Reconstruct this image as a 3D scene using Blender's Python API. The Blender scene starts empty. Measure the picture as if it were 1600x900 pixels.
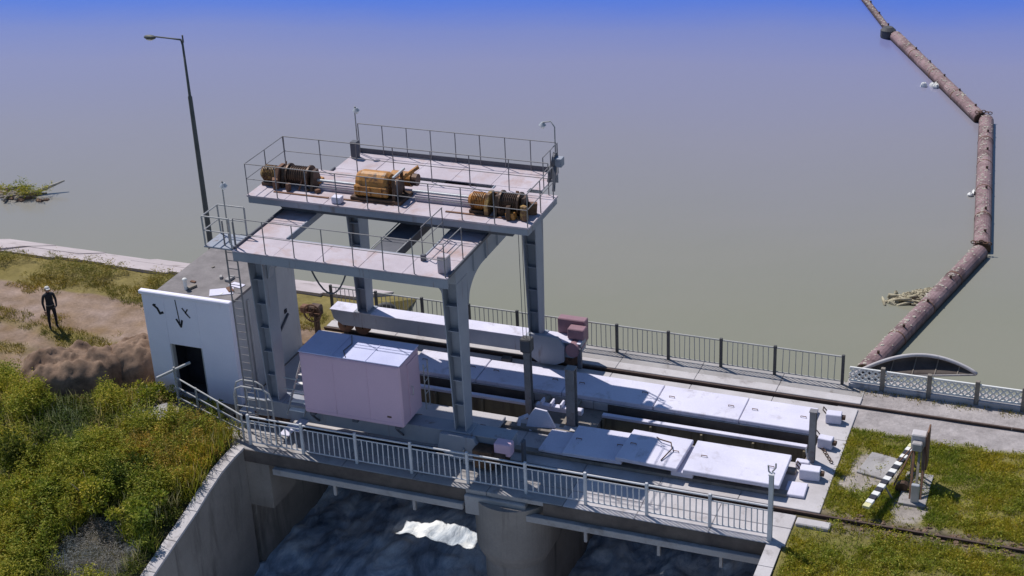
import bpy, math, random
import numpy as np
from mathutils import Vector, Matrix, noise
random.seed(7); rng = np.random.default_rng(11)
scene = bpy.context.scene
COL = scene.collection

# ------------------------------------------------------------------ camera
cam_d = bpy.data.cameras.new('camera'); cam = bpy.data.objects.new('camera', cam_d); COL.objects.link(cam)
cam_d.sensor_width = 36; cam_d.lens = 2483.43 / 1600 * 36; cam_d.clip_start = .5; cam_d.clip_end = 4000
Rm = ((0.931087, 0.122607, -0.343576), (0.362123, -0.424467, 0.829876), (-0.044088, -0.897104, -0.439615))
cam.matrix_world = Matrix(((Rm[0][0], -Rm[0][1], -Rm[0][2], 17.494425), (Rm[1][0], -Rm[1][1], -Rm[1][2], -37.937124),
                           (Rm[2][0], -Rm[2][1], -Rm[2][2], 27.116282), (0, 0, 0, 1)))
scene.camera = cam
# ------------------------------------------------------------------ sky and sun
SUN_TO = Vector((-.57, .32, 1)).normalized()
world = bpy.data.worlds.new('World'); scene.world = world; world.use_nodes = True
wn = world.node_tree; bg = wn.nodes['Background']
sky = wn.nodes.new('ShaderNodeTexSky'); sky.sky_type = 'NISHITA'; sky.sun_disc = False
sky.sun_elevation = math.asin(SUN_TO.z); sky.sun_rotation = math.atan2(SUN_TO.x, SUN_TO.y) % (2 * math.pi)
sky.air_density = 1.0; sky.dust_density = .1; sky.ozone_density = 7.0
wn.links.new(sky.outputs[0], bg.inputs[0]); bg.inputs[1].default_value = .10
sun_d = bpy.data.lights.new('sun', 'SUN'); sun_d.energy = 4.6; sun_d.angle = math.radians(.5); sun_d.color = (1, .955, .90)
sun = bpy.data.objects.new('sun', sun_d); COL.objects.link(sun)
sun.rotation_euler = (-SUN_TO).to_track_quat('-Z', 'Y').to_euler(); sun.location = SUN_TO * 80
vs = scene.view_settings; vs.view_transform = 'Standard'; vs.look = 'None'; vs.exposure = .0; vs.gamma = 1; vs.use_curve_mapping = False
scene.cycles.use_denoising = True
scene.cycles.max_bounces = 6; scene.cycles.diffuse_bounces = 3; scene.cycles.glossy_bounces = 3
scene.cycles.caustics_reflective = False; scene.cycles.caustics_refractive = False

# ------------------------------------------------------------------ materials
def nt(name):
    m = bpy.data.materials.new(name); m.use_nodes = True; t = m.node_tree
    return m, t, t.nodes['Principled BSDF'], t.nodes.new, t.links.new
def pos_map(t, scale=(1, 1, 1)):
    g = t.nodes.new('ShaderNodeNewGeometry'); mp = t.nodes.new('ShaderNodeMapping'); mp.inputs['Scale'].default_value = scale
    t.links.new(g.outputs['Position'], mp.inputs[0]); return mp.outputs[0]
def nz(t, vec, scale, detail=6, rough=.6, dist=0):
    n = t.nodes.new('ShaderNodeTexNoise'); n.inputs['Scale'].default_value = scale; n.inputs['Detail'].default_value = detail
    n.inputs['Roughness'].default_value = rough; n.inputs['Distortion'].default_value = dist
    t.links.new(vec, n.inputs['Vector']); return n.outputs['Fac']
def ramp(t, fac, stops):
    r = t.nodes.new('ShaderNodeValToRGB'); e = r.color_ramp.elements
    while len(e) < len(stops): e.new(.5)
    for el, (p, c) in zip(e, stops):
        el.position = p; el.color = (c, c, c, 1) if isinstance(c, (int, float)) else (*c, 1)
    t.links.new(fac, r.inputs[0]); return r.outputs[0]
def mixc(t, fac, a, b, mode='MIX'):
    m = t.nodes.new('ShaderNodeMix'); m.data_type = 'RGBA'; m.blend_type = mode
    for s, v in ((0, fac), (6, a), (7, b)):
        if hasattr(v, 'links') or hasattr(v, 'is_linked'): t.links.new(v, m.inputs[s])
        elif s == 0: m.inputs[0].default_value = v
        else: m.inputs[s].default_value = (*v, 1)
    return m.outputs[2]
def bumpit(t, b, h, strength, dist=.02):
    n = t.nodes.new('ShaderNodeBump'); n.inputs['Strength'].default_value = strength; n.inputs['Distance'].default_value = dist
    t.links.new(h, n.inputs['Height']); t.links.new(n.outputs[0], b.inputs['Normal'])
def M(name, c1, c2, rough=.8, scale=1.2, fine=28, stain=None, s_lo=.56, s_hi=.68, s_scale=2.2, vstreak=False, bump=.25, metal=0, grain=.16, spec=.35):
    m, t, b, N, L = nt(name)
    v = pos_map(t); vb = pos_map(t, (1, 1, .12)) if vstreak else v
    base = mixc(t, ramp(t, nz(t, v, scale, 7, .62), [(.32, 0.), (.68, 1.)]), c1, c2)
    if stain:
        f = ramp(t, nz(t, vb, s_scale, 8, .7, .4), [(s_lo, 0.), (s_hi, 1.)])
        base = mixc(t, f, base, stain)
    g = nz(t, v, fine, 5, .7)
    gr = ramp(t, g, [(.25, 1 - grain), (.75, 1 + 0.0)])
    base = mixc(t, 1., base, gr, 'MULTIPLY')
    L(base, b.inputs['Base Color']); b.inputs['Roughness'].default_value = rough; b.inputs['Metallic'].default_value = metal
    b.inputs['Specular IOR Level'].default_value = spec
    if bump: bumpit(t, b, g, bump, .012)
    return m
MT = {}
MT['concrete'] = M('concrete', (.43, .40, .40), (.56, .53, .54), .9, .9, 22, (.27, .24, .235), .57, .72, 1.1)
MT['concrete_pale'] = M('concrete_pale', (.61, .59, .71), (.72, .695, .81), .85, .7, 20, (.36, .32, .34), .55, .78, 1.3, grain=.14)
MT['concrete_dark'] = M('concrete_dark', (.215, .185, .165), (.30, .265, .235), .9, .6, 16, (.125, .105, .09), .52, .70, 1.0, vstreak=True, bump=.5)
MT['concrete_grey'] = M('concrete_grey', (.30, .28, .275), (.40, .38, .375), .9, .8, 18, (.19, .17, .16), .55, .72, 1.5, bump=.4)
MT['stain_shade'] = M('stain_shade', (.075, .06, .055), (.14, .115, .10), .95, 1.5, 20, bump=.4)  # dark rail channel stain; also shade coloured onto fascia, trench wall and hull
MT['rail_steel'] = M('rail_steel', (.075, .05, .042), (.12, .08, .065), .7, 4, 30, metal=.3)
MT['gantry_paint'] = M('gantry_paint', (.25, .275, .33), (.33, .345, .395), .55, .8, 30, (.185, .135, .12), .58, .70, 2.4, vstreak=True, bump=.08, grain=.10)
MT['gantry_dark'] = M('gantry_dark', (.085, .09, .11), (.13, .13, .15), .6, 1.2, 30, (.12, .075, .06), .6, .7, 3)
MT['walk_plate'] = M('walk_plate', (.45, .39, .43), (.56, .50, .55), .75, .8, 26, (.42, .30, .28), .50, .68, .75, bump=.3)
MT['cabin_paint'] = M('cabin_paint', (.62, .43, .54), (.67, .465, .58), .55, .5, 24, (.34, .21, .23), .66, .76, 2.6, vstreak=True, bump=.05, grain=.08)
MT['cabin_roof'] = M('cabin_roof', (.50, .52, .76), (.58, .60, .84), .6, .8, 24, (.42, .38, .38), .62, .72, 2.4, bump=.06)
MT['pink_box'] = M('pink_box', (.25, .14, .17), (.31, .18, .21), .6, 2, 24, (.2, .12, .12), .62, .7, 4)
MT['orange_paint'] = M('orange_paint', (.46, .19, .04), (.56, .27, .07), .5, 3, 30, (.15, .075, .04), .50, .62, 3.5, metal=0, grain=.3)
MT['yellow_paint'] = M('yellow_paint', (.42, .25, .07), (.48, .31, .11), .5, 3, 30, (.16, .085, .045), .42, .54, 4, grain=.3)
MT['oily_iron'] = M('oily_iron', (.055, .038, .032), (.16, .095, .06), .5, 6, 40, metal=.4, grain=.3)
MT['rust'] = M('rust', (.16, .085, .055), (.24, .13, .085), .9, 5, 40, grain=.3)
MT['rail_pipe'] = M('rail_pipe', (.19, .18, .19), (.26, .25, .26), .6, 3, 30, (.16, .10, .08), .58, .68, 9)
MT['pale_pipe'] = M('pale_pipe', (.34, .34, .34), (.44, .43, .43), .6, 3, 30, (.22, .16, .13), .6, .7, 9)
MT['fence_paint'] = M('fence_paint', (.50, .50, .53), (.62, .62, .64), .6, 3, 30, (.3, .2, .16), .62, .72, 9)
MT['fence_back_paint'] = M('fence_back_paint', (.33, .33, .31), (.42, .41, .39), .6, 3, 30, (.2, .13, .1), .6, .7, 9)
MT['post_dark'] = M('post_dark', (.06, .06, .065), (.10, .095, .095), .7, 3, 30)
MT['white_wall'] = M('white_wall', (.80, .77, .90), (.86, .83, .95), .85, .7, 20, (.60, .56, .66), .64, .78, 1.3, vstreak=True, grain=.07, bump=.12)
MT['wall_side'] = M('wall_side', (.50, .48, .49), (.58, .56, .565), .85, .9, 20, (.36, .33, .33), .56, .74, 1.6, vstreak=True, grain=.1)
MT['roof_felt'] = M('roof_felt', (.17, .155, .155), (.27, .245, .245), .95, 1.6, 12, (.42, .39, .39), .62, .74, 2.2, bump=.6)
MT['interior_dark'] = M('interior_dark', (.05, .05, .055), (.07, .07, .075), .95, 2, 20)  # floor and ceiling coloured dark for the unlit room
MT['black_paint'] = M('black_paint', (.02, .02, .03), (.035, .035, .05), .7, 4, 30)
MT['white_paint'] = M('white_paint', (.72, .71, .68), (.80, .79, .76), .6, 3, 30, (.5, .46, .42), .64, .74, 6)
MT['yellow_cap'] = M('yellow_cap', (.62, .58, .30), (.70, .66, .38), .6, 5, 30)
MT['gate_steel'] = M('gate_steel', (.17, .14, .095), (.23, .19, .125), .75, 2, 25, (.09, .065, .05), .52, .68, 2.2, vstreak=True)
MT['boom_steel'] = M('boom_steel', (.24, .15, .155), (.35, .235, .24), .7, .9, 24, (.13, .075, .075), .47, .64, 1.1, grain=.25)
def waterline_shade(m, z0, z1, col):     # wet algae band low on the pipe, with its shade side painted in
    t = m.node_tree; b = t.nodes['Principled BSDF']; src = b.inputs['Base Color'].links[0].from_socket
    sx = t.nodes.new('ShaderNodeSeparateXYZ'); v = pos_map(t); t.links.new(v, sx.inputs[0])
    ad = t.nodes.new('ShaderNodeMath'); ad.operation = 'MULTIPLY_ADD'; ad.inputs[1].default_value = .22; t.links.new(nz(t, v, 2.5, 4), ad.inputs[0]); t.links.new(sx.outputs[2], ad.inputs[2])
    mr = t.nodes.new('ShaderNodeMapRange'); mr.inputs[1].default_value = z1 + .11; mr.inputs[2].default_value = z0 + .11; t.links.new(ad.outputs[0], mr.inputs[0])
    t.links.new(mixc(t, mr.outputs[0], src, col), b.inputs['Base Color'])
waterline_shade(MT['boom_steel'], -1.42, -1.22, (.045, .03, .03))
MT['driftwood'] = M('driftwood', (.40, .36, .30), (.55, .50, .43), .9, 4, 30, grain=.3)
MT['earth'] = M('earth', (.17, .105, .07), (.30, .205, .145), 1, 1.4, 7, (.10, .068, .05), .52, .70, 1.8, bump=.6, grain=.35)
MT['wood_grey'] = M('wood_grey', (.22, .19, .16), (.32, .28, .24), .9, 3, 30, grain=.3)
MT['galv'] = M('galv', (.40, .41, .43), (.5, .51, .53), .5, 3, 30, metal=.5)
MT['lamp_glass'] = M('lamp_glass', (.85, .86, .9), (.9, .9, .92), .2, 3, 30)
MT['lamp_steel'] = M('lamp_steel', (.085, .09, .085), (.13, .13, .12), .6, 3, 30, (.10, .07, .05), .6, .7, 6)
MT['cloth_dark'] = M('cloth_dark', (.018, .02, .028), (.032, .034, .042), .95, 6, 60)
MT['skin'] = M('skin', (.36, .21, .15), (.40, .24, .18), .6, 9, 60, bump=0)
MT['cap_cloth'] = M('cap_cloth', (.5, .48, .46), (.56, .54, .52), .9, 9, 60)
MT['straw'] = M('straw', (.42, .37, .25), (.56, .50, .36), 1, 3, 30, (.25, .2, .13), .5, .65, 6, bump=.8, grain=.3)
MT['apron'] = M('apron', (.42, .36, .365), (.53, .46, .46), .9, .5, 14, (.30, .25, .24), .55, .7, .9, bump=.4)

def leafmat(name, stops, rough=.7):
    m, t, b, N, L = nt(name)
    g = N('ShaderNodeNewGeometry'); r = ramp(t, g.outputs['Random Per Island'], stops)
    big = ramp(t, nz(t, pos_map(t), .55, 4), [(.34, (.62, .78, .85)), (.66, (1.15, 1.0, .8))])
    L(mixc(t, 1., r, big, 'MULTIPLY'), b.inputs['Base Color']); b.inputs['Roughness'].default_value = rough
    b.inputs['Specular IOR Level'].default_value = .25
    tr = N('ShaderNodeBsdfTranslucent'); L(mixc(t, 1., r, big, 'MULTIPLY'), tr.inputs[0])
    mx = N('ShaderNodeMixShader'); mx.inputs[0].default_value = .38; L(b.outputs[0], mx.inputs[1]); L(tr.outputs[0], mx.inputs[2]); L(mx.outputs[0], t.nodes['Material Output'].inputs[0])
    return m
MT['weed_leaf'] = leafmat('weed_leaf', [(0, (.13, .175, .016)), (.4, (.26, .30, .028)), (.75, (.42, .39, .045)), (1, (.58, .52, .13))])
MT['weed_dry'] = leafmat('weed_dry', [(0, (.27, .17, .022)), (.5, (.44, .29, .045)), (1, (.56, .42, .11))])
MT['weed_dark'] = leafmat('weed_dark', [(0, (.05, .07, .012)), (.6, (.11, .14, .02)), (1, (.21, .22, .035))])  # dark green leaf; also puts the shade of gaps into the colour
MT['weed_grey'] = leafmat('weed_grey', [(0, (.22, .21, .205)), (.6, (.36, .34, .34)), (1, (.52, .50, .51))])
MT['grass'] = leafmat('grass', [(0, (.22, .245, .02)), (.5, (.36, .36, .032)), (.85, (.47, .42, .06)), (1, (.58, .49, .13))])
MT['scrub'] = leafmat('scrub', [(0, (.15, .145, .022)), (.5, (.28, .225, .04)), (1, (.45, .34, .10))])

MT['straw_blade'] = leafmat('straw_blade', [(0, (.30, .25, .12)), (.6, (.48, .42, .20)), (1, (.64, .57, .32))])
def water_mat():
    m, t, b, N, L = nt('reservoir_water')
    v = pos_map(t)
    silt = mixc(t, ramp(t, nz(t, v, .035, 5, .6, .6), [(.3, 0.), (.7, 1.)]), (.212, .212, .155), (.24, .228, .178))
    # far sky blue painted into the water colour, by distance with a drifting edge
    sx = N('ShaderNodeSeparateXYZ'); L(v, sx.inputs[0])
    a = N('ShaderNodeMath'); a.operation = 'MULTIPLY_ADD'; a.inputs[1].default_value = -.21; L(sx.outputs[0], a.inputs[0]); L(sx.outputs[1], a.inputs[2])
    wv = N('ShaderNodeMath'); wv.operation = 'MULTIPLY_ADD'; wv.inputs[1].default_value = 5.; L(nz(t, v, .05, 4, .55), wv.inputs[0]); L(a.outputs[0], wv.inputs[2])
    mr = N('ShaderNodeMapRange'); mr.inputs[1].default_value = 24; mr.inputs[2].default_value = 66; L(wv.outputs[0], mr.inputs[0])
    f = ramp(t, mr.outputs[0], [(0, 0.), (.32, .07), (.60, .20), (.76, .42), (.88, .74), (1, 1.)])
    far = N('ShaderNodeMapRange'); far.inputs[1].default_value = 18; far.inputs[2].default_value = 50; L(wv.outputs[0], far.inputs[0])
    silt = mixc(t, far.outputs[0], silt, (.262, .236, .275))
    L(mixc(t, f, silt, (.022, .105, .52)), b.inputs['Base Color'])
    b.inputs['Roughness'].default_value = .16; b.inputs['IOR'].default_value = 1.33
    w2 = pos_map(t, (1, .55, 1))
    bumpit(t, b, nz(t, w2, 1.6, 6, .6, .5), .16, .06)
    return m
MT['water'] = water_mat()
def foam_mat():
    m, t, b, N, L = nt('foaming_water')
    v = pos_map(t, (1, .42, 1))
    n = nz(t, v, .8, 10, .66, 1.0)
    L(ramp(t, n, [(.30, (.09, .12, .17)), (.46, (.38, .44, .53)), (.60, (.80, .82, .84))]), b.inputs['Base Color'])
    b.inputs['Roughness'].default_value = .55
    bumpit(t, b, nz(t, v, 3.0, 7, .62, 1.0), .7, .10)
    return m
MT['foam'] = foam_mat()
def ground_mat():
    m, t, b, N, L = nt('ground_soil')
    at = N('ShaderNodeVertexColor'); at.layer_name = 'soil'
    v = pos_map(t)
    g = nz(t, v, 9, 8, .72)
    c = mixc(t, 1., at.outputs[0], ramp(t, nz(t, v, 1.3, 8, .68), [(.3, .72), (.7, 1.22)]), 'MULTIPLY')
    c = mixc(t, 1., c, ramp(t, g, [(.3, .78), (.7, 1.12)]), 'MULTIPLY')
    L(c, b.inputs['Base Color']); b.inputs['Roughness'].default_value = 1; b.inputs['Specular IOR Level'].default_value = .1
    bumpit(t, b, g, .7, .05)
    return m
MT['ground'] = ground_mat()

# ------------------------------------------------------------------ mesh helpers
def wl(o):
    v = Vector((0, 0, 0))
    while o: v += o.location; o = o.parent
    return v
def put(name, me, loc, parent):
    o = bpy.data.objects.new(name, me); COL.objects.link(o)
    if parent: o.parent = parent; o.location = Vector(loc) - wl(parent)
    else: o.location = loc
    return o
def tag(o, label=None, cat=None, group=None, kind=None):
    if cat and not kind: kind = 'thing'
    for k, v in (('label', label), ('category', cat), ('group', group), ('kind', kind)):
        if v: o[k] = v
    return o
def thing(name, loc, label, cat, group=None):
    o = bpy.data.objects.new(name, None); COL.objects.link(o); o.location = loc; o.empty_display_size = .3
    return tag(o, label, cat, group)
def mesh(name, V, F, mat, smooth=False):
    me = bpy.data.meshes.new(name); me.from_pydata([tuple(v) for v in V], [], F); me.update()
    if mat: me.materials.append(MT[mat] if isinstance(mat, str) else mat)
    if smooth: me.polygons.foreach_set('use_smooth', [True] * len(me.polygons))
    return me
class MB:
    def __init__(s): s.V = []; s.F = []
    def add(s, V, F): n = len(s.V); s.V += [Vector(v) for v in V]; s.F += [tuple(i + n for i in f) for f in F]; return s
    def box(s, x0, x1, y0, y1, z0, z1, b=0., T=None):
        V, F = cbox((x1 - x0) / 2, (y1 - y0) / 2, (z1 - z0) / 2, b)
        c = Vector(((x0 + x1) / 2, (y0 + y1) / 2, (z0 + z1) / 2)); V = [v + c for v in V]
        if T: V = [T @ v for v in V]
        return s.add(V, F)
    def tube(s, pts, r, n=8, cap=True):
        V, F = tubeg(pts, r, n, cap); return s.add(V, F)
    def prism(s, poly, axis, a, b):
        n = len(poly)
        def P(p, h): return {'x': (h, p[0], p[1]), 'y': (p[0], h, p[1]), 'z': (p[0], p[1], h)}[axis]
        V = [P(p, a) for p in poly] + [P(p, b) for p in poly]
        F = [tuple(range(n))[::-1], tuple(range(n, 2 * n))] + [(i, (i + 1) % n, n + (i + 1) % n, n + i) for i in range(n)]
        return s.add(V, F)
    def ball(s, c, r, nu=10, nv=7, jit=0.):
        rx, ry, rz = r if hasattr(r, '__len__') else (r, r, r); V = []; F = []; c = Vector(c)
        for j in range(nv + 1):
            th = math.pi * j / nv
            for i in range(nu):
                ph = 2 * math.pi * i / nu; k = 1 + random.uniform(-jit, jit)
                V.append(c + Vector((rx * math.sin(th) * math.cos(ph) * k, ry * math.sin(th) * math.sin(ph) * k, rz * math.cos(th) * k)))
        for j in range(nv):
            for i in range(nu): F.append((j * nu + i, (j + 1) * nu + i, (j + 1) * nu + (i + 1) % nu, j * nu + (i + 1) % nu))
        return s.add(V, F)
    def build(s, name, mat, parent=None, loc=None, smooth=False, bevel=0):
        if loc is None:
            lo = Vector([min(v[i] for v in s.V) for i in range(3)]); hi = Vector([max(v[i] for v in s.V) for i in range(3)])
            loc = Vector(((lo.x + hi.x) / 2, (lo.y + hi.y) / 2, lo.z))
        loc = Vector(loc)
        o = put(name, mesh(name, [v - loc for v in s.V], s.F, mat, smooth), loc, parent)
        if bevel:
            m = o.modifiers.new('edge', 'BEVEL'); m.width = bevel; m.segments = 2; m.limit_method = 'ANGLE'; m.angle_limit = math.radians(40)
        return o
def cbox(hx, hy, hz, b):
    if b <= 0:
        V = [Vector((sx * hx, sy * hy, sz * hz)) for sz in (-1, 1) for sy in (-1, 1) for sx in (-1, 1)]
        return V, [(0, 2, 3, 1), (4, 5, 7, 6), (0, 1, 5, 4), (2, 6, 7, 3), (0, 4, 6, 2), (1, 3, 7, 5)]
    b = min(b, hx * .45, hy * .45, hz * .45); V = []; idx = {}
    for sx in (-1, 1):
        for sy in (-1, 1):
            for sz in (-1, 1):
                for a in range(3):
                    p = [sx * (hx - b), sy * (hy - b), sz * (hz - b)]; p[a] = (sx, sy, sz)[a] * (hx, hy, hz)[a]
                    idx[(sx, sy, sz, a)] = len(V); V.append(Vector(p))
    F = []
    def orient(f):
        c = sum((V[i] for i in f), Vector()) / len(f); n = (V[f[1]] - V[f[0]]).cross(V[f[2]] - V[f[0]])
        F.append(tuple(f) if n.dot(c) > 0 else tuple(f[::-1]))
    for a in range(3):
        o1, o2 = [k for k in range(3) if k != a]
        for s in (-1, 1):
            f = []
            for u, w in ((-1, -1), (1, -1), (1, 1), (-1, 1)):
                k = [0, 0, 0]; k[a] = s; k[o1] = u; k[o2] = w; f.append(idx[(*k, a)])
            orient(f)
        for u in (-1, 1):
            for w in (-1, 1):
                k0 = [0, 0, 0]; k0[a] = -1; k0[o1] = u; k0[o2] = w; k1 = list(k0); k1[a] = 1
                orient([idx[(*k0, o1)], idx[(*k1, o1)], idx[(*k1, o2)], idx[(*k0, o2)]])
    for sx in (-1, 1):
        for sy in (-1, 1):
            for sz in (-1, 1): orient([idx[(sx, sy, sz, a)] for a in range(3)])
    return V, F
def tubeg(pts, r, n=8, cap=True):
    pts = [Vector(p) for p in pts]; rs = r if hasattr(r, '__len__') else [r] * len(pts)
    V = []; F = []; t0 = (pts[1] - pts[0]).normalized(); up = Vector((0, 0, 1)) if abs(t0.z) < .9 else Vector((1, 0, 0))
    u = t0.cross(up).normalized()
    for i, p in enumerate(pts):
        t = (pts[min(i + 1, len(pts) - 1)] - pts[max(i - 1, 0)]).normalized()
        u = (u - t * u.dot(t)).normalized(); w = t.cross(u)
        for k in range(n):
            a = 2 * math.pi * k / n; V.append(p + (u * math.cos(a) + w * math.sin(a)) * rs[i])
    for i in range(len(pts) - 1):
        for k in range(n): F.append((i * n + k, i * n + (k + 1) % n, (i + 1) * n + (k + 1) % n, (i + 1) * n + k))
    if cap: F += [tuple(range(n))[::-1], tuple(range((len(pts) - 1) * n, len(pts) * n))]
    return V, F
_cache = {}
def bx(name, x0, x1, y0, y1, z0, z1, mat, parent=None, b=.012):
    hx, hy, hz = round((x1 - x0) / 2, 4), round((y1 - y0) / 2, 4), round((z1 - z0) / 2, 4); k = (hx, hy, hz, mat, b)
    if k not in _cache:
        V, F = cbox(hx, hy, hz, b); _cache[k] = mesh(name, V, F, mat)
    return put(name, _cache[k], ((x0 + x1) / 2, (y0 + y1) / 2, (z0 + z1) / 2), parent)
def pipe(name, p0, p1, r, mat, parent=None, n=8):
    p0 = Vector(p0); p1 = Vector(p1); L = round((p1 - p0).length, 4); k = ('p', L, r, mat, n)
    if k not in _cache: V, F = tubeg([(0, 0, 0), (0, 0, L)], r, n); _cache[k] = mesh(name, V, F, mat, False)
    o = put(name, _cache[k], p0, parent); o.rotation_euler = (p1 - p0).to_track_quat('Z', 'Y').to_euler(); return o
def tube(name, pts, r, mat, parent=None, n=8, smooth=True):
    return MB().tube(pts, r, n).build(name, mat, parent, smooth=smooth)
def beam(name, p0, p1, w, h, mat, parent=None, b=.008):
    p0 = Vector(p0); p1 = Vector(p1); L = (p1 - p0).length; k = ('b', round(L, 4), w, h, mat)
    if k not in _cache: V, F = cbox(w / 2, h / 2, L / 2, b); _cache[k] = mesh(name, V, F, mat)
    o = put(name, _cache[k], (p0 + p1) / 2, parent); o.rotation_euler = (p1 - p0).to_track_quat('Z', 'Y').to_euler(); return o
def fn(x, y, z=0): return noise.noise(Vector((x, y, z)))

# ------------------------------------------------------------------ terrain
XW, XE = -8.22, 9.92          # outer faces of the two wing walls
UPW, DNW = -1.5, -4.78         # water levels above and below the dam
def gz(x, y):
    if XW < x < XE and y < 9.75: return -8.
    if XW < x < XE: return float(np.interp(y, [9.75, 30], [-6, -9]))
    n = .07 * fn(x * .9, y * .9) + .16 * fn(x * .25, y * .25, 3)
    if x <= XW:
        if y < 0: z = -float(np.interp(-y, [0, 1.7, 3.3, 5.85, 9, 14, 40, 120], [0, .05, .5, 1.1, 1.9, 3, 6, 10])); k = min(1, (XW - x) * 1.2)
        else: z = float(np.interp(y, [0, 9.6, 11.2, 14.2, 18, 40], [0, 0, -.25, -1.55, -3.2, -9])); k = min(1, max(0, (XW - x) * .4 - .4)) if y < 9.6 else .3
        return z - .03 + n * k - (.02 if k < .2 else 0)
    if y < 0: z = -float(np.interp(-y, [0, 2, 6, 14, 40, 120], [.02, .08, .7, 2.6, 6, 10])); k = .8
    else: z = float(np.interp(y, [0, 9.9, 10.5, 12.6, 18, 40], [-.02, -.02, -.10, -1.9, -4, -9])); k = .35 if y < 6.8 else .12
    return z - .03 + n * k * min(1, (x - XE))
def soil(x, y):
    a = fn(x * .5, y * .5, 7) * .5 + fn(x * 1.7, y * 1.7, 5) * .35 + .5
    def mx(p, q, f): f = max(0, min(1, f)); return [p[i] * (1 - f) + q[i] * f for i in range(3)]
    dirt, pale, grassy, dark, sand = (.225, .15, .09), (.35, .265, .23), (.20, .165, .055), (.07, .065, .035), (.34, .30, .27)
    if x <= XW:
        c = mx(dirt, pale, a * 1.4 - .25)
        c = mx(c, grassy, (fn(x * .35, y * .8, 2) + .25) * 1.6 if y < 5.2 else (.9 if y > 8.2 else 0))
        if y < 1.4: c = mx(c, dark, (1.4 - y) * 1.2)
        if -13 < x < -11.2 and .2 < y < 1.6: c = list(sand)
        return c
    if y > 6.75 + .25 * fn(x * 1.3, 1): return mx((.33, .295, .29), (.40, .365, .36), a)
    c = mx((.15, .145, .04), (.22, .185, .07), a)
    d = min(math.hypot((x - 11.75) / .8, (y - 4.6) / 1.0), math.hypot((x - 13.05) / .55, (y - 2.75) / .8), math.hypot((x - 11.3) / .55, (y - 3.6) / .5))
    if d < 1.15: c = mx(sand, c, (d - .85) * 3)
    if 1.0 < y < 2.0: c = mx(c, (.05, .04, .033) if 1.3 < y < 1.72 else (.20, .165, .13), .75)
    return c
def lines(*seg):
    out = []
    for a, b, s in seg: out += list(np.arange(a, b - 1e-6, s))
    return out + [seg[-1][1]]
gx = lines((-900, -300, 150), (-300, -60, 40), (-60, -34, 4), (-34, -8.4, .22), (-8.4, XW, .09)) + [XW + .02] + lines((-6, 9, 5)) + [XE - .02, XE] + lines((10.0, 24, .22), (24, 60, 4), (60, 300, 40), (300, 900, 150))
gy = lines((-700, -100, 150), (-100, -20, 10), (-20, -10, 1), (-10, 15, .22), (15, 40, 5))
def build_ground():
    V = [(x, y, gz(x, y)) for y in gy for x in gx]; nx = len(gx)
    F = [(j * nx + i, j * nx + i + 1, (j + 1) * nx + i + 1, (j + 1) * nx + i) for j in range(len(gy) - 1) for i in range(nx - 1)]
    me = mesh('ground', V, F, 'ground', True); ca = me.color_attributes.new('soil', 'FLOAT_COLOR', 'POINT')
    ca.data.foreach_set('color', np.array([(*soil(v[0], v[1]), 1) for v in V], dtype=np.float32).ravel())
    tag(put('ground', me, (0, 0, 0), None), 'bare earth and grass banks on both sides of the dam', 'ground', kind='structure')
build_ground()
# ------------------------------------------------------------------ water
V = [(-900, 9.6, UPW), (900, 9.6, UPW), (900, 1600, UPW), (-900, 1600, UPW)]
tag(put('reservoir_water', mesh('reservoir_water', V, [(0, 1, 2, 3)], 'water'), (0, 0, 0), None), 'silty grey green reservoir water with sky blue painted in far out', 'water', kind='structure')
def foam_sheet():
    xs = np.arange(-8.1, 9.8, .11); ys = np.concatenate([np.arange(-60, -8, 2), np.arange(-8, 5.6, .11)]); V = []; F = []
    for y in ys:
        for x in xs:
            h = .26 * noise.fractal(Vector((x * .5, y * .32, 1.7)), 1., 2., 4) + .15 * noise.fractal(Vector((x * 1.5, y * .8, 9)), .75, 2., 5)
            V.append((x, y, DNW + h))
    n = len(xs)
    F = [(j * n + i, j * n + i + 1, (j + 1) * n + i + 1, (j + 1) * n + i) for j in range(len(ys) - 1) for i in range(n - 1)]
    tag(put('tailrace_water', mesh('tailrace_water', V, F, 'foam', True), (0, 0, 0), None), 'white foaming water rushing out below the dam', 'water', kind='structure')
foam_sheet()

# ------------------------------------------------------------------ the dam
dam = thing('sluice_dam', (1, 4.7, 0), 'low concrete sluice dam with two bays carrying the crane rails', 'dam')
GAPF, GAPB = (1.33, 1.67), (7.98, 8.32)
TX0, TX1, TY0, TY1 = -7.0, 9.75, 4.2, 5.9
def row(name, x0, x1, y0, y1, z0, z1, mat, n, parent=dam, jit=.0, gap=.012):
    w = (x1 - x0) / n
    for i in range(n):
        dz = random.uniform(-jit, jit)
        bx(name, x0 + i * w + gap / 2, x0 + (i + 1) * w - gap / 2, y0, y1, z0 + dz, z1 + dz, mat, parent, .015)
X0, X1 = -9.25, 10.62
for xa, xb, n, mt in ((X0, 3.2, 5, 'concrete_grey'), (3.2, 10.0, 3, 'concrete')):  # left slabs greyer, the crane's shadow put into their colour
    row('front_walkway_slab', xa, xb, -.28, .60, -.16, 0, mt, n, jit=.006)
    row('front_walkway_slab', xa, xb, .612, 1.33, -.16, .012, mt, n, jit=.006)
row('deck_slab', X0, X1, 1.67, TY0, -.3, 0, 'concrete', 8, jit=.004)
bx('deck_slab', X0, TX0, TY0 + .01, TY1 - .01, -.3, -.002, 'concrete', dam); bx('deck_slab', TX1, X1, TY0 + .01, TY1 - .01, -.3, -.002, 'concrete', dam)
row('deck_slab', X0, X1, TY1, 7.98, -.3, 0, 'concrete', 7, jit=.004)
row('rear_walkway_slab', X0, X1, 8.32, 8.78, -.2, .01, 'concrete', 7, jit=.006)
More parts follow.
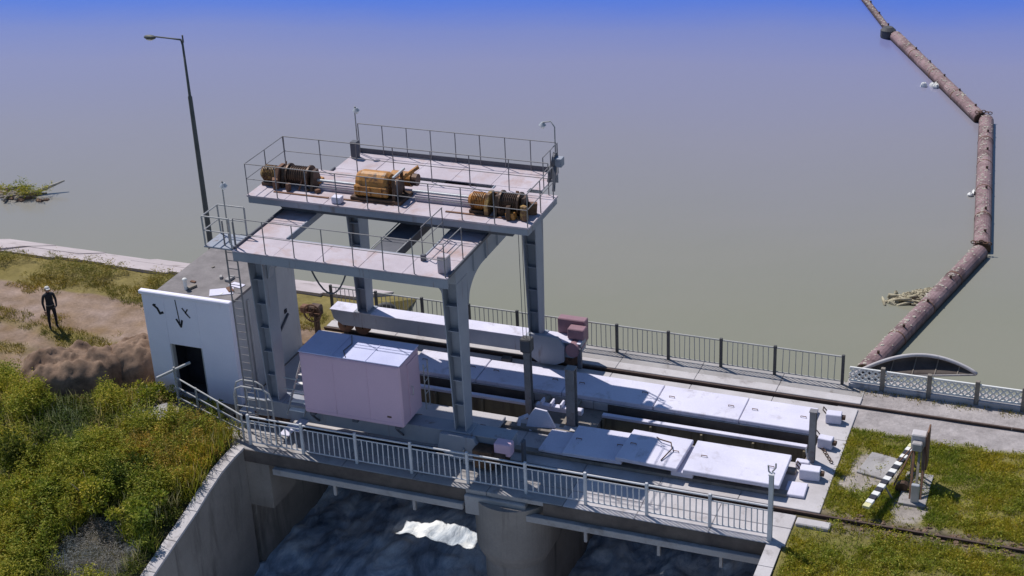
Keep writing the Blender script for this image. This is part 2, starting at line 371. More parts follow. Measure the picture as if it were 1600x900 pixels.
row('rear_walkway_slab', X0, X1, 8.792, 9.72, -.2, -.02, 'concrete_grey', 7, jit=.006)
bx('rail_channel', X0, X1, GAPF[0], GAPF[1], -.4, -.1, 'stain_shade', dam, 0); bx('rail_channel', X0, X1, GAPB[0], GAPB[1], -.4, -.1, 'stain_shade', dam, 0)
# carrying beams under the deck, the fascia coloured dark for shade and the ledge below it
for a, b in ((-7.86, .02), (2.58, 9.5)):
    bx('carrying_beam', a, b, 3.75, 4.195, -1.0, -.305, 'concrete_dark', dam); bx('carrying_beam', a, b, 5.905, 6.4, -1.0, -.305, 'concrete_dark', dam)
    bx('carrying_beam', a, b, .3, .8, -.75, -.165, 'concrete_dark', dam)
    bx('fascia', a, b, -.30, -.284, -.47, -.025, 'stain_shade', dam, 0); bx('fascia', a, b, -.28, -.02, -.47, -.165, 'stain_shade', dam, 0)
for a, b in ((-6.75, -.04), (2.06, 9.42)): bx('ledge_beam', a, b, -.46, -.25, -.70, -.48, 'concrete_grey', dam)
for x in (3.9, 6.2, 8.1, -4.6, -1.8): bx('hanger', x, x + .1, -.4, -.3, -1.1, -.705, 'concrete_grey', dam)
for a, b in ((TX0, -.02), (2.62, TX1)): bx('trench_shade_sheet', a, b, 5.882, 5.898, -.62, -.015, 'stain_shade', dam, 0)  # thin dark sheets added to paint shade on the trench wall
# abutments, wing walls, pier, upstream face
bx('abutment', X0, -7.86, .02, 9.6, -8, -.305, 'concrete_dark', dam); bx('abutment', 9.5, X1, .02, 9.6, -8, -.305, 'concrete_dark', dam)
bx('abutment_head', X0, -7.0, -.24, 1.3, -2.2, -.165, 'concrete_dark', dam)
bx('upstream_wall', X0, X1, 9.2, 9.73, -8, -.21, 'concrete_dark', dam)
def wing(xa, xb, prof, name):
    poly = [(y, z) for y, z in prof] + [(prof[-1][0], -9), (prof[0][0], -9)]
    w = MB().prism(poly, 'x', xa, xb).build(name, 'concrete_dark', dam)
    for i in range(len(prof) - 1):      # pale coping stones along the top
        (ya, za), (yb, zb) = prof[i], prof[i + 1]; L = math.hypot(yb - ya, zb - za); m = max(1, round(L / 1.1))
        for k in range(m):
            t0, t1 = k / m, (k + 1) / m - .012 / L * 2
            p = [(ya + (yb - ya) * t, za + (zb - za) * t) for t in (t0, t1)]
            q = [(p[0][0], p[0][1] + .004), (p[1][0], p[1][1] + .004), (p[1][0], p[1][1] + .09), (p[0][0], p[0][1] + .09)]
            MB().prism(q, 'x', xa - .03, xb + .03).build('coping_stone', 'concrete', w)
    return w
wing(-8.2, -7.86, [(-.26, -.05), (-.9, -.05), (-1.7, -.12), (-2.5, -.32), (-3.34, -.58), (-4.6, -.86), (-5.85, -1.15), (-9, -1.95), (-14, -3.1), (-24, -5.2)], 'wing_wall')
wing(9.5, 9.88, [(-.30, -.09), (-2.5, -.12), (-6, -.75), (-14, -2.6), (-24, -5.2)], 'wing_wall')
def pier():
    m = MB(); cx, cy = 1.3, .5
    prof = [(-8.5, 1.0), (-2.62, 1.0), (-2.3, 1.17), (-2.1, 1.24), (-.32, 1.26)]
    ring = []
    for z, r in prof:
        pts = [(cx + r, 9.1, z)] + [(cx + r * math.cos(a), cy - r * .95 * math.sin(a), z) for a in np.linspace(0, math.pi, 25)] + [(cx - r, 9.1, z)]
        ring.append(pts)
    n = len(ring[0]); V = [p for r in ring for p in r]
    F = [(j * n + i, (j + 1) * n + i, (j + 1) * n + (i + 1) % n, j * n + (i + 1) % n) for j in range(len(ring) - 1) for i in range(n)]
    F.append(tuple(range((len(ring) - 1) * n, len(ring) * n)))
    m.add(V, F); p = m.build('pier', 'concrete_dark', dam)
    bx('pier_cap', .0, 2.02, -.40, .7, -.86, -.17, 'concrete_grey', p, .03)
pier()
# sluice gates
def gate(x0, x1, label):
    g = thing('sluice_gate', ((x0 + x1) / 2, 5.4, -3.4), label, 'sluice gate')
    n = 4; w = (x1 - x0) / n
    for i in range(n): bx('skin_plate', x0 + i * w + .008, x0 + (i + 1) * w - .008, 5.44, 5.50, -3.4, -.24, 'gate_steel', g)
    bx('top_flange', x0, x1, 5.36, 5.54, -.235, -.13, 'concrete_pale', g)  # sunlight on the top edge put into the pale colour
    for z in (-.95, -1.7, -2.5, -3.3): bx('rib', x0, x1, 5.18, 5.435, z, z + .1, 'gate_steel', g)
    for i in range(n + 1):
        x = min(max(x0 + i * w, x0 + .06), x1 - .06); bx('stiffener', x - .04, x + .04, 5.26, 5.435, -.85, -.245, 'gate_steel', g)
gate(-7.0, .02, 'rusty olive sluice gate in the trench beneath the crane, longer one left of the pier')
gate(2.58, 9.45, 'rusty olive sluice gate in the sunlit trench right of the pier')
# ------------------------------------------------------------------ crane rails
def rail(y, x0, x1, label):
    r = thing('crane_rail', ((x0 + x1) / 2, y, -.1), label, 'rail', 'crane rails')
    prof = [(-.075, 0), (.075, 0), (.075, .018), (.012, .04), (.012, .105), (.036, .115), (.036, .15), (-.036, .15), (-.036, .115), (-.012, .105), (-.012, .04), (-.075, .018)]
    n = max(1, round((x1 - x0) / 6)); w = (x1 - x0) / n
    for i in range(n):
        MB().prism([(y + a, -.1 + b) for a, b in prof], 'x', x0 + i * w + .004, x0 + (i + 1) * w - .004).build('rail_length', 'rail_steel', r)
    x = max(x0, 10.9)
    while x < x1:
        bx('sleeper', x, x + .22, y - .5, y + .5, -.22, -.1, 'wood_grey', r, .02); x += .72 + random.uniform(-.05, .05)
rail(1.5, X0, 34, 'rusty crane rail running into the grass beside the downstream railing')
rail(8.15, X0, 34, 'rusty crane rail nearest the water, running along the paved strip')
m = MB()
for k in range(230):
    x = random.uniform(10.8, 19); y = 1.5 + random.choice((-1, 1)) * abs(random.gauss(.18, .14)); r = random.uniform(.025, .075)
    m.ball((x, y, gz(x, y) + r * .2), (r * 1.3, r, r * .7), 6, 4, .25)
tag(m.build('ballast', 'earth'), 'loose ballast stones along the rail in the grass', 'ballast', kind='stuff')
# ------------------------------------------------------------------ cover slabs over the slots
def cover(x0, x1, y0, y1, z0, z1, label, rz=0., tilt=0., lift=True, mat='concrete_pale'):
    o = bx('slot_cover', x0, x1, y0, y1, z0, z1, mat, None, .02); o.rotation_euler = (0, tilt, rz)
    tag(o, label, 'cover slab', 'concrete cover slabs over the gate slots')
    if lift:
        c = o.location
        for dx in (-.35, .35):
            x = c.x + dx * (x1 - x0)
            MB().tube([(x - .09, c.y, z1 - .02), (x - .09, c.y, z1 + .05), (x + .09, c.y, z1 + .05), (x + .09, c.y, z1 - .02)], .014, 5).build('lifting_loop', 'rust', o)
A = [-4.85, -2.2, .95, 4.18, 7.10, 9.42]
An = ['pale cover slab behind the pink cabin, first of the upstream row', 'pale cover slab of the upstream row behind the front crane leg', 'pale cover slab of the upstream row under the rear crane leg guard',
      'large sunlit cover slab, second from the steel pole in the upstream row', 'large sunlit cover slab of the upstream row nearest the steel pole']
for i in range(5): cover(A[i] + .012, A[i + 1] - .012, 5.93, 7.42, .004, .15 + random.uniform(-.012, .012), An[i], rz=random.uniform(-.004, .004))
bx('bearing_sill', -6.8, 9.5, 2.14, 2.4, .002, .12, 'concrete_dark', dam); bx('bearing_sill', -6.8, 9.5, 3.45, 3.72, .002, .12, 'concrete_dark', dam)
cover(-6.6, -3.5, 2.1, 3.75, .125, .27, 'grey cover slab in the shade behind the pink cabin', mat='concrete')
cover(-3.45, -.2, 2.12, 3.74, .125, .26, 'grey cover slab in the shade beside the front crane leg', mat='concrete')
cover(1.5, 2.9, 2.2, 3.5, .125, .22, 'small cover slab in shade next to the crane drive', lift=False)
cover(2.35, 4.3, 2.06, 3.78, .225, .36, 'cover slab in the crane shadow resting on its neighbour', rz=.02)
cover(4.15, 6.15, 2.02, 3.8, .365, .50, 'cover slab lying half in the crane shadow, half in the sun', rz=-.035)
cover(5.9, 6.6, 2.12, 3.7, .125, .30, 'narrow sunlit cover slab with a bent bar lying on it', lift=False)
cover(6.3, 9.3, 2.02, 3.82, .33, .48, 'long thick sunlit cover slab at the right end of the downstream row', rz=.006)
bx('bearing_block', 7.0, 7.3, 2.3, 3.6, .125, .325, 'concrete', dam); bx('bearing_block', 8.7, 9.0, 2.3, 3.6, .125, .325, 'concrete', dam)
tag(tube('bent_bar', [(5.55, 2.25, .53), (5.72, 2.9, .60), (5.6, 3.2, .62), (5.2, 3.32, .60), (5.05, 3.5, .54)], .022, 'oily_iron', None, 6), 'thin bent rusty bar lying on the sunlit cover slab', 'bar')
# small concrete blocks and lids at the right end of the deck
def block(x, y, w, d, h, label, rz=0, extra=0):
    o = bx('concrete_block', x - w / 2, x + w / 2, y - d / 2, y + d / 2, .004, h, 'concrete_pale', None, .02); o.rotation_euler = (0, 0, rz)
    tag(o, label, 'block', 'concrete blocks at the end of the deck')
    if extra:
        bx('hinge', x + w / 2, x + w / 2 + .12, y - .08, y + .08, h * .4, h * .75, 'oily_iron', o)
        MB().tube([(x - w / 2, y - .1, h), (x - w / 2 - .1, y - .1, h + .12), (x - w / 2 - .1, y + .1, h + .12), (x - w / 2, y + .1, h)], .02, 6).build('handle', 'oily_iron', o)
block(10.0, 6.95, .5, .34, .34, 'small concrete block by the upstream rail near the steel pole', .08, 1)
block(10.05, 5.35, .46, .3, .36, 'concrete block with rusty rings between the pole and the grass', -.1, 1)
block(9.95, 3.45, .62, .36, .36, 'flat-topped concrete block at the right end of the long slab', .05, 1)
block(9.62, 3.95, .42, .22, .26, 'low concrete block beside the corner of the trench', .0)
block(9.7, 2.6, .62, .75, .10, 'flat square concrete lid in front of the end block', .04)
ch = MB()
for k in range(9): ch.tube([Vector((10.02 + .05 * k, 5.12 - .085 * k, .05)) + Vector((.05 * math.cos(a), .05 * math.sin(a) * (1 if k % 2 else .4), .03 * math.sin(a) * (0 if k % 2 else 1))) for a in np.linspace(0, 6.28, 9)], .014, 5, False)
tag(ch.build('chain', 'oily_iron'), 'short heavy chain lying on the deck near the right edge', 'chain')

# ------------------------------------------------------------------ railings
def railing(name, label, xs, y, h, pw, mat_post, mat_bar, nb, z0=0., dbl=True, bw=.013):
    r = thing(name, ((xs[0] + xs[-1]) / 2, y, z0), label, 'railing')
    for x in xs: bx('post', x - pw / 2, x + pw / 2, y - pw / 2, y + pw / 2, z0, z0 + h + .05, mat_post, r)
    for a, b in zip(xs[:-1], xs[1:]):
        a2, b2 = a + pw / 2 + .003, b - pw / 2 - .003
        bx('top_rail', a2, b2, y - .03, y + .03, z0 + h - .05, z0 + h, mat_bar, r)
        if dbl: bx('second_rail', a2, b2, y - .015, y + .015, z0 + h - .20, z0 + h - .16, mat_bar, r)
        bx('bottom_rail', a2, b2, y - .02, y + .02, z0 + .10, z0 + .14, mat_bar, r)
        for k in range(nb):
            x = a2 + (b2 - a2) * (k + 1) / (nb + 1)
            o = bx('bar', x - bw, x + bw, y - bw, y + bw, z0 + .141, z0 + h - (.201 if dbl else .051), mat_bar, r, .004)
            o.rotation_euler = (0, random.uniform(-.02, .02), random.uniform(0, .5))
    return r
xs = [-7.72] + [-5.775 + 1.925 * i for i in range(8)] + [9.5]
railing('railing', 'grey barred railing along the downstream edge above the foaming water', xs, 0., 1.1, .09, 'fence_paint', 'fence_paint', 9, bw=.018)
xs = [-9.57 + 1.893 * i for i in range(10)] + [9.79]
railing('railing', 'barred railing with dark posts along the reservoir edge', xs, 9.5, 1.08, .10, 'post_dark', 'fence_back_paint', 9, z0=-.02, dbl=False)
# white lattice fence on the right bank
lf = thing('lattice_fence', (13, 9.5, 0), 'low white concrete lattice fence with dark posts beside the water', 'fence')
lx = [9.95, 11.13, 12.66, 14.2, 15.68, 17.2, 18.7]
for x in lx[1:]: bx('post', x - .07, x + .07, 9.43, 9.57, -.05, .82, 'wood_grey', lf)
for a, b in zip(lx[:-1], lx[1:]):
    a2, b2 = a + .075, b - .075; z0, z1 = .22, .65
    m = MB(); m.box(a2, b2, 9.465, 9.535, z1, z1 + .06, .01); m.box(a2, b2, 9.465, 9.535, z0 - .06, z0, .01)
    hgt = z1 - z0; sp = .215
    for s in (1, -1):
        yc = 9.485 if s > 0 else 9.515; k = -2
        while a2 + k * sp < b2:
            xa, xb = a2 + k * sp, a2 + k * sp + hgt; t0, t1 = max(0, (a2 - xa) / hgt), min(1, (b2 - xa) / hgt)
            if t1 - t0 > .05:
                za, zb = (z0 + t0 * hgt, z0 + t1 * hgt) if s > 0 else (z1 - t0 * hgt, z1 - t1 * hgt); xs0, xs1 = xa + t0 * hgt, xa + t1 * hgt
                d = Vector((xs1 - xs0, 0, zb - za)); nrm = Vector((-d.z, 0, d.x)).normalized() * .026
                V = [Vector((x_, y_, z_)) + nrm * t for x_, z_ in ((xs0, za), (xs1, zb)) for y_ in (yc - .014, yc + .014) for t in (-1, 1)]
                m.add(V, [(0, 1, 3, 2), (4, 6, 7, 5), (0, 4, 5, 1), (2, 3, 7, 6), (0, 2, 6, 4), (1, 5, 7, 3)])
            k += 1
    m.build('lattice_panel', 'white_paint', lf)
    bx('base_kerb', a2, b2, 9.40, 9.60, -.12, .12, 'concrete', lf)
# ------------------------------------------------------------------ gantry crane
GX0, GX1, GY0, GY1 = -7.65, -.37, .27, 8.95
LXl, LXr, LYf, LYb = -7.42, -.72, 1.5, 8.15
WZ, DZ = 6.89, 7.5
G = thing('gantry_crane', (-4.05, 4.8, 0), 'grey painted gantry crane on four legs with hoist deck and pink cabin', 'gantry crane')
def leg(cx, cy, zb, zt):
    m = MB(); th = .035; n = 10
    def half(z): t = (z - zb) / (zt - zb); return .20 + .06 * t, .26 + .14 * t
    for s in (-1, 1):
        (xb, yb), (xt, yt) = half(zb), half(zt)
        V = []
        for (hx, hy, z) in ((xb, yb, zb), (xt, yt, zt)):
            for dx in (0, th):
                for sy in (-1, 1): V.append((cx + s * (hx - dx), cy + sy * hy, z))
        m.add(V, [(0, 1, 5, 4), (2, 6, 7, 3), (0, 4, 6, 2), (1, 3, 7, 5), (0, 2, 3, 1), (4, 5, 7, 6)])
    (xb, yb), (xt, yt) = half(zb), half(zt)
    V = [(cx - xb + th, cy - .02, zb), (cx + xb - th, cy - .02, zb), (cx + xt - th, cy - .02, zt), (cx - xt + th, cy - .02, zt)]; V += [(a, b + .04, c) for a, b, c in V]
    m.add(V, [(0, 1, 2, 3), (4, 7, 6, 5), (0, 4, 5, 1), (3, 2, 6, 7)])
    o = m.build('leg', 'gantry_paint', G)
    for k in range(1, 6):
        z = zb + (zt - zb) * k / 6; hx, hy = half(z)
        bx('stiffener', cx - hx + th + .002, cx + hx - th - .002, cy - hy * .62, cy - .022, z, z + .03, 'gantry_paint', o, 0)
    bx('foot_plate', cx - .34, cx + .34, cy - .34, cy + .34, zb - .05, zb - .002, 'gantry_paint', o)
    return o
for x in (LXl, LXr):
    for y in (LYf, LYb): leg(x, y, 1.06, 6.3)
def girder(axis, a, b, c0, c1, zt, zmid, rad, drop, name='girder'):
    poly = [(a, zt), (b, zt)]; N = 10
    for k in range(N + 1):
        t = k / N; poly.append((b - rad * t, zmid - drop * (1 - math.sin(math.acos(max(-1, min(1, 1 - t)))))))
    for k in range(N + 1):
        t = 1 - k / N; poly.append((a + rad * t, zmid - drop * (1 - math.sin(math.acos(max(-1, min(1, 1 - t)))))))
    m = MB().prism(poly, axis, c0, c1)
    return m.build(name, 'gantry_paint', G)
fg = girder('y', LXl + .28, LXr - .28, 1.34, 1.66, 6.84, 6.42, 1.1, .95); girder('y', LXl + .28, LXr - .28, 7.99, 8.31, 6.84, 6.42, 1.1, .95)
for x in (LXl, LXr):
    s = girder('x', LYf + .42, LYb - .42, x - .17, x + .25 if x > -4 else x + .17, 6.84, 6.12, 1.3, .9)
    for k in range(6):
        y = 2.4 + k * .98; xx = x + (.252 if x > -4 else .172); bx('stiffener', xx, xx + .05, y, y + .03, 6.16, 6.80, 'gantry_paint', s, 0)
for x in (LXl, LXr):
    for y in (LYf, LYb): bx('leg_head', x - .26, x + .26, y - .415, y + .415, 6.302, 6.84, 'gantry_paint', G)
bx('middle_beam', -3.6, -2.75, 1.67, 7.98, 6.45, 6.74, 'gantry_dark', G)  # shadow on this beam put into its dark colour
# walkways
for i in range(5):
    a = GX0 + (GX1 - GX0) * i / 5; b = GX0 + (GX1 - GX0) * (i + 1) / 5
    bx('walkway_plate', a + .004, b - .004, GY0, 1.50, 6.85, WZ + random.uniform(-.004, .004), 'walk_plate', G, .006)
    bx('walkway_plate', a + .004, b + (.36 if i == 4 else 0) - .004, 7.35, GY1, 6.85, WZ + random.uniform(-.004, .004), 'walk_plate', G, .006)
    for x0, x1 in ((GX0, -6.42), (-1.65, GX1)):
        c = 1.51 + (7.34 - 1.51) * i / 5; d = 1.51 + (7.34 - 1.51) * (i + 1) / 5
        bx('walkway_plate', x0, x1, c + .004, d - .004, 6.85, WZ + random.uniform(-.004, .004), 'walk_plate', G, .006)
bx('fascia', GX0, GX1, GY0 + .01, GY0 + .07, 6.54, 6.848, 'gantry_paint', G); bx('fascia', GX0, GX1 + .36, GY1 - .07, GY1 - .01, 6.54, 6.848, 'gantry_paint', G)
bx('edge_angle', -6.44, -6.38, 1.56, 7.3, 6.70, 6.92, 'gantry_paint', G); bx('edge_angle', -1.69, -1.63, 1.56, 7.3, 6.70, 6.92, 'gantry_paint', G)
bx('edge_angle', GX1 - .04, GX1 + .03, .4, 7.3, 6.86, 6.96, 'gantry_dark', G); bx('edge_angle', GX0 - .03, GX0 + .04, .4, 7.3, 6.86, 6.96, 'gantry_dark', G)
bx('toe_board', GX0, GX1 + .3, GY1 - .03, GY1, WZ + .01, WZ + .18, 'gantry_dark', G)
for x in np.linspace(-7, -1, 7): bx('bracket', x - .03, x + .03, GY0 + .08, 1.33, 6.62, 6.845, 'gantry_dark', G, 0)
def handrail(pts, h, n_sp, z, mid=True, mat='rail_pipe', r=.018):
    for p, q in zip(pts[:-1], pts[1:]):
        p = Vector((*p, z)); q = Vector((*q, z)); L = (q - p).length; n = max(1, round(L / n_sp)); up = Vector((0, 0, h))
        for k in range(n + 1):
            if k == n and q.to_tuple() != Vector((*pts[-1], z)).to_tuple(): continue
            c = p.lerp(q, k / n); d = Vector((random.uniform(-.015, .015), random.uniform(-.015, .015), 0)); pipe('railing_post', c, c + up + d, r, mat, G, 6)
        pipe('handrail', p + up, q + up, r * .95, mat, G, 6)
        if mid: pipe('middle_rail', p + up * .52, q + up * .52, r * .8, mat, G, 6)
handrail([(-7.5, .33), (-.45, .33), (-.42, 1.6)], 1.08, 1.02, WZ)
handrail([(-1.68, 1.46), (-1.66, 3.0)], 1.0, .9, WZ)
for x in (-3.62, -2.73): pipe('beam_pipe', (x, 1.7, 6.78), (x, 7.2, 6.78), .02, 'pale_pipe', G, 6)
handrail([(-7.45, 8.9), (-.05, 8.9)], 1.1, .98, WZ, mid=False)
handrail([(.0, 8.9), (.0, 7.5)], 1.1, .7, WZ)
# machinery deck
MX0, MX1, MY0, MY1 = -8.66, 1.16, 3.08, 5.72
for i in range(7):
    a = MX0 + (MX1 - MX0) * i / 7; b = MX0 + (MX1 - MX0) * (i + 1) / 7
    bx('deck_plate', a + .004, b - .004, MY0, (MY0 + MY1) / 2 - .003, 7.44, DZ + random.uniform(-.004, .004), 'walk_plate', G, .006)
    bx('deck_plate', a + .004, b - .004, (MY0 + MY1) / 2 + .003, MY1, 7.44, DZ + random.uniform(-.004, .004), 'walk_plate', G, .006)
for y in (MY0 + .03, MY1 - .13): bx('edge_channel', MX0 + .03, MX1 - .03, y, y + .1, 7.22, 7.438, 'gantry_paint', G)
for x in (MX0 + .03, MX1 - .13): bx('edge_channel', x, x + .1, MY0 + .14, MY1 - .14, 7.22, 7.438, 'gantry_paint', G)
for y in (3.5, 5.0):
    MB().prism([(-8.1, 7.43), (.75, 7.43), (.45, 6.95), (-7.6, 6.95)], 'y', y, y + .28).build('deck_beam', 'gantry_dark', G)  # beam faces coloured dark for the shadow below the deck
for x in (LXl, LXr): bx('pedestal', x - .3, x + .3, 3.9, 4.9, 6.9, 7.43, 'gantry_dark', G)
handrail([(MX0 + .05, MY1 - .04), (MX0 + .05, MY0 + .04), (MX1 - .05, MY0 + .04), (MX1 - .05, MY1 - .3)], 1.08, 1.14, DZ)
handrail([(MX0 + .05, MY1 - .04), (MX1 - .3, MY1 - .04)], 1.08, 1.3, DZ)
# hoist machinery: drums, motors, gearbox, the long drive shaft and its guards
def drum(name, x0, x1, y, z, r, mat, parent=None, fl=None):
    o = MB().tube([(x0, y, z), (x1, y, z)], r, 20).build(name, mat, parent or G, smooth=False, bevel=.01)
    if fl:
        for x in (x0, x1): MB().tube([(x - .03, y, z), (x + .03, y, z)], r * fl, 20).build('flange', mat, o)
    return o
def hoist(cx, y, flip, mats, s):
    d = drum('rope_drum', cx - .42 * s, cx + .42 * s, y, DZ + .40, .27, mats[0], fl=1.32)
    for k in range(9): MB().tube([Vector((cx - .36 * s + k * .09 * s, y, DZ + .40)) + Vector((0, math.cos(a), math.sin(a))) * .283 for a in np.linspace(0, 2 * math.pi, 17)], .022, 5, False).build('rope_turn', 'oily_iron', d)
    for x in (cx - .6 * s, cx + .6 * s): MB().prism([(y - .36, DZ), (y + .36, DZ), (y + .16, DZ + .62), (y - .16, DZ + .62)], 'x', x - .05, x + .05).build('bearing_stand', mats[0], G)
    mo = MB(); x0 = cx + flip * .78; x1 = cx + flip * 1.38
    mo.tube([(x0, y - .05, DZ + .36), (x0 + flip * .06, y - .05, DZ + .36), (x1 - flip * .1, y - .05, DZ + .36), (x1, y - .05, DZ + .36)], [.16, .25, .25, .17], 16)
    m = mo.build('hoist_motor', mats[1], G, smooth=False)
    for k in range(7):
        x = x0 + flip * (.12 + k * .055); MB().tube([(x, y - .05, DZ + .36), (x + flip * .02, y - .05, DZ + .36)], .285, 14).build('cooling_fin', mats[1], m)
    bx('motor_foot', min(x0, x1) + .05, max(x0, x1) - .05, y - .3, y + .2, DZ + .005, DZ + .12, 'oily_iron', m)
    for k in range(9):
        q = Vector((cx + random.uniform(-.8, .8), y + random.uniform(-.5, .5), DZ + .003)); a = random.uniform(.06, .16)
        o = bx('fitting', q.x - a, q.x + a, q.y - a * .7, q.y + a * .7, q.z, q.z + random.uniform(.08, .62), random.choice(('oily_iron', 'rust', 'orange_paint', 'yellow_paint')), G, .015); o.rotation_euler = (0, random.uniform(-.15, .15), random.uniform(0, 3))
    for k in range(3): beam('strut', (cx + random.uniform(-.6, .6), y - .4, DZ + .02), (cx + random.uniform(-.6, .6), y + random.uniform(-.2, .3), DZ + random.uniform(.5, .9)), .05, .05, random.choice(('rust', 'yellow_paint')), G)
    gb = MB().prism([(y - .38, DZ), (y + .38, DZ), (y + .42, DZ + .32), (y + .2, DZ + .66), (y - .2, DZ + .66), (y - .42, DZ + .32)], 'x', cx + flip * .64, cx + flip * .78).build('gear_case', mats[2], G, bevel=.02)
hoist(-7.25, 4.25, -1, ('oily_iron', 'yellow_paint', 'rust'), .9)
hoist(.28, 3.95, -1, ('oily_iron', 'orange_paint', 'yellow_paint'), .72)
for x in (-7.9, -5.6, -1.8): bx('floor_batten', x, x + 2.0, 3.5 + .1 * (x % 1), 3.58 + .1 * (x % 1), DZ + .003, DZ + .03, 'rust', G, 0)
for x in (-6.2, -2.6): bx('floor_batten', x, x + 2.2, 4.55, 4.62, DZ + .003, DZ + .035, 'rust', G, 0)
# central orange gearbox with its motor and brake
c = (-4.3, 4.1)
g0 = MB().box(c[0] - .75, c[0] + .45, c[1] - .42, c[1] + .38, DZ + .14, DZ + .52, .05).build('gearbox', 'orange_paint', G)
MB().tube([(c[0] - .72, c[1], DZ + .52), (c[0] - .55, c[1], DZ + .52), (c[0] + .3, c[1], DZ + .52), (c[0] + .42, c[1], DZ + .52)], [.30, .37, .37, .30], 18).build('gearbox_lid', 'orange_paint', g0)
bx('gearbox_base', c[0] - .85, c[0] + .95, c[1] - .5, c[1] + .45, DZ + .005, DZ + .135, 'oily_iron', g0)
for dx in (-.6, -.2, .2): bx('lug', c[0] + dx, c[0] + dx + .06, c[1] - .47, c[1] - .425, DZ + .2, DZ + .5, 'orange_paint', g0)
bk = MB().tube([(c[0] + .62, c[1] - .05, DZ + .42), (c[0] + .72, c[1] - .05, DZ + .42)], .30, 18).build('brake_drum', 'oily_iron', G)
for s in (-1, 1): beam('brake_arm', (c[0] + .67, c[1] - .05 + s * .36, DZ + .1), (c[0] + .67, c[1] - .05 + s * .30, DZ + .85), .1, .07, 'oily_iron', bk)
beam('brake_lever', (c[0] + .66, c[1] - .36, DZ + .86), (c[0] + .70, c[1] + .42, DZ + .90), .07, .07, 'galv', bk)
MB().tube([(c[0] + .1, c[1] + .75, DZ + .40), (c[0] + .8, c[1] + .75, DZ + .40)], .24, 16).build('drive_motor', 'orange_paint', G)
MB().tube([(c[0] + .8, c[1] + .75, DZ + .40), (c[0] + 1.0, c[1] + .75, DZ + .40)], .2, 16).build('fan_cover', 'oily_iron', G)
beam('jib', (c[0] + .5, c[1] + .2, DZ + .5), (c[0] + 1.15, c[1] + .55, DZ + .95), .12, .1, 'orange_paint', G)
for x0, x1 in ((-6.6, -5.1), (-3.2, -.75)):
    MB().tube([(x0, 4.2, DZ + .30), (x1, 4.2, DZ + .30)], .05, 10).build('drive_shaft', 'galv', G)
    bx('shaft_guard', x0 + .1, x1 - .1, 4.08, 4.32, DZ + .003, DZ + .2, 'walk_plate', G)
bx('cable_tray', -6.4, -5.0, 4.75, 5.0, DZ + .003, DZ + .10, 'walk_plate', G); bx('cable_tray', -3.0, -.4, 4.78, 4.95, DZ + .003, DZ + .09, 'walk_plate', G)
bx('junction_box', -5.62, -5.3, 3.2, 3.45, DZ + .003, DZ + .22, 'concrete_pale', G); bx('junction_box', -7.52, -7.28, 8.3, 8.55, WZ + .003, WZ + .62, 'gantry_dark', G)
bx('control_cabinet', -.80, -.48, .55, .85, WZ + .003, WZ + .55, 'walk_plate', G, .02); bx('limit_switch', -1.65, -1.5, 1.2, 1.32, WZ + .003, WZ + .2, 'gantry_dark', G)
# rope sheaves and clutter at the rear right corner
for dz, dx in ((.30, 0), (.75, .12)):
    MB().tube([(-.02 + dx, 8.25, WZ + dz), (.06 + dx, 8.25, WZ + dz)], .24, 16).build('sheave', 'gantry_dark', G)
beam('sheave_bracket', (-.05, 8.1, WZ), (.14, 8.3, WZ + 1.0), .12, .1, 'gantry_dark', G); beam('sheave_bracket', (.3, 7.6, WZ - .1), (.14, 8.3, WZ + .8), .1, .08, 'gantry_dark', G)
bx('cable_box', .16, .42, 8.1, 8.4, WZ + .55, WZ + .85, 'gantry_paint', G)
# small lamps on thin poles
def lampol(x, y, z, h, arm, lab):
    p = MB().tube([(x, y, z), (x, y, z + h * .9), (x + arm * .3, y, z + h), (x + arm, y, z + h * .97)], .022, 6).build('lamp_pole', 'pale_pipe', G, smooth=True)
    MB().tube([(x + arm, y, z + h * .97), (x + arm * 1.02, y, z + h * .97 - .10)], [.05, .13], 10).build('lamp_shade', 'galv', p); MB().ball((x + arm * 1.02, y, z + h * .97 - .13), .09).build('lamp_bulb', 'lamp_glass', p, smooth=True)
lampol(-7.5, 8.85, WZ, 1.75, .06, ''); lampol(-.02, 8.75, WZ, 1.9, -.42, ''); lampol(-8.0, .75, WZ, 2.1, .05, '')
# access platform at the left end, with the ladder down the leg
bx('access_platform', -8.75, -7.66, .42, 1.45, 6.80, 6.86, 'gantry_paint', G)
handrail([(-7.75, .46), (-8.7, .46), (-8.7, 1.4), (-7.75, 1.4)], 1.0, .95, 6.86, mat='pale_pipe', r=.028)
for s in (-8.1, -7.72): pipe('ladder_rail', (s, .62, .5), (s, .62, 7.7), .026, 'rail_pipe', G, 6)
for k in range(22): pipe('ladder_rung', (-8.1, .62, .75 + k * .28), (-7.72, .62, .75 + k * .28), .013, 'rail_pipe', G, 6)
MB().tube([Vector((-5.6 + 1.5 * t, 1.2, 6.5 - 1.15 * (1 - (2 * t - 1) ** 2))) for t in np.linspace(0, 1, 13)], .028, 6).build('hanging_cable', 'gantry_dark', G, smooth=True)
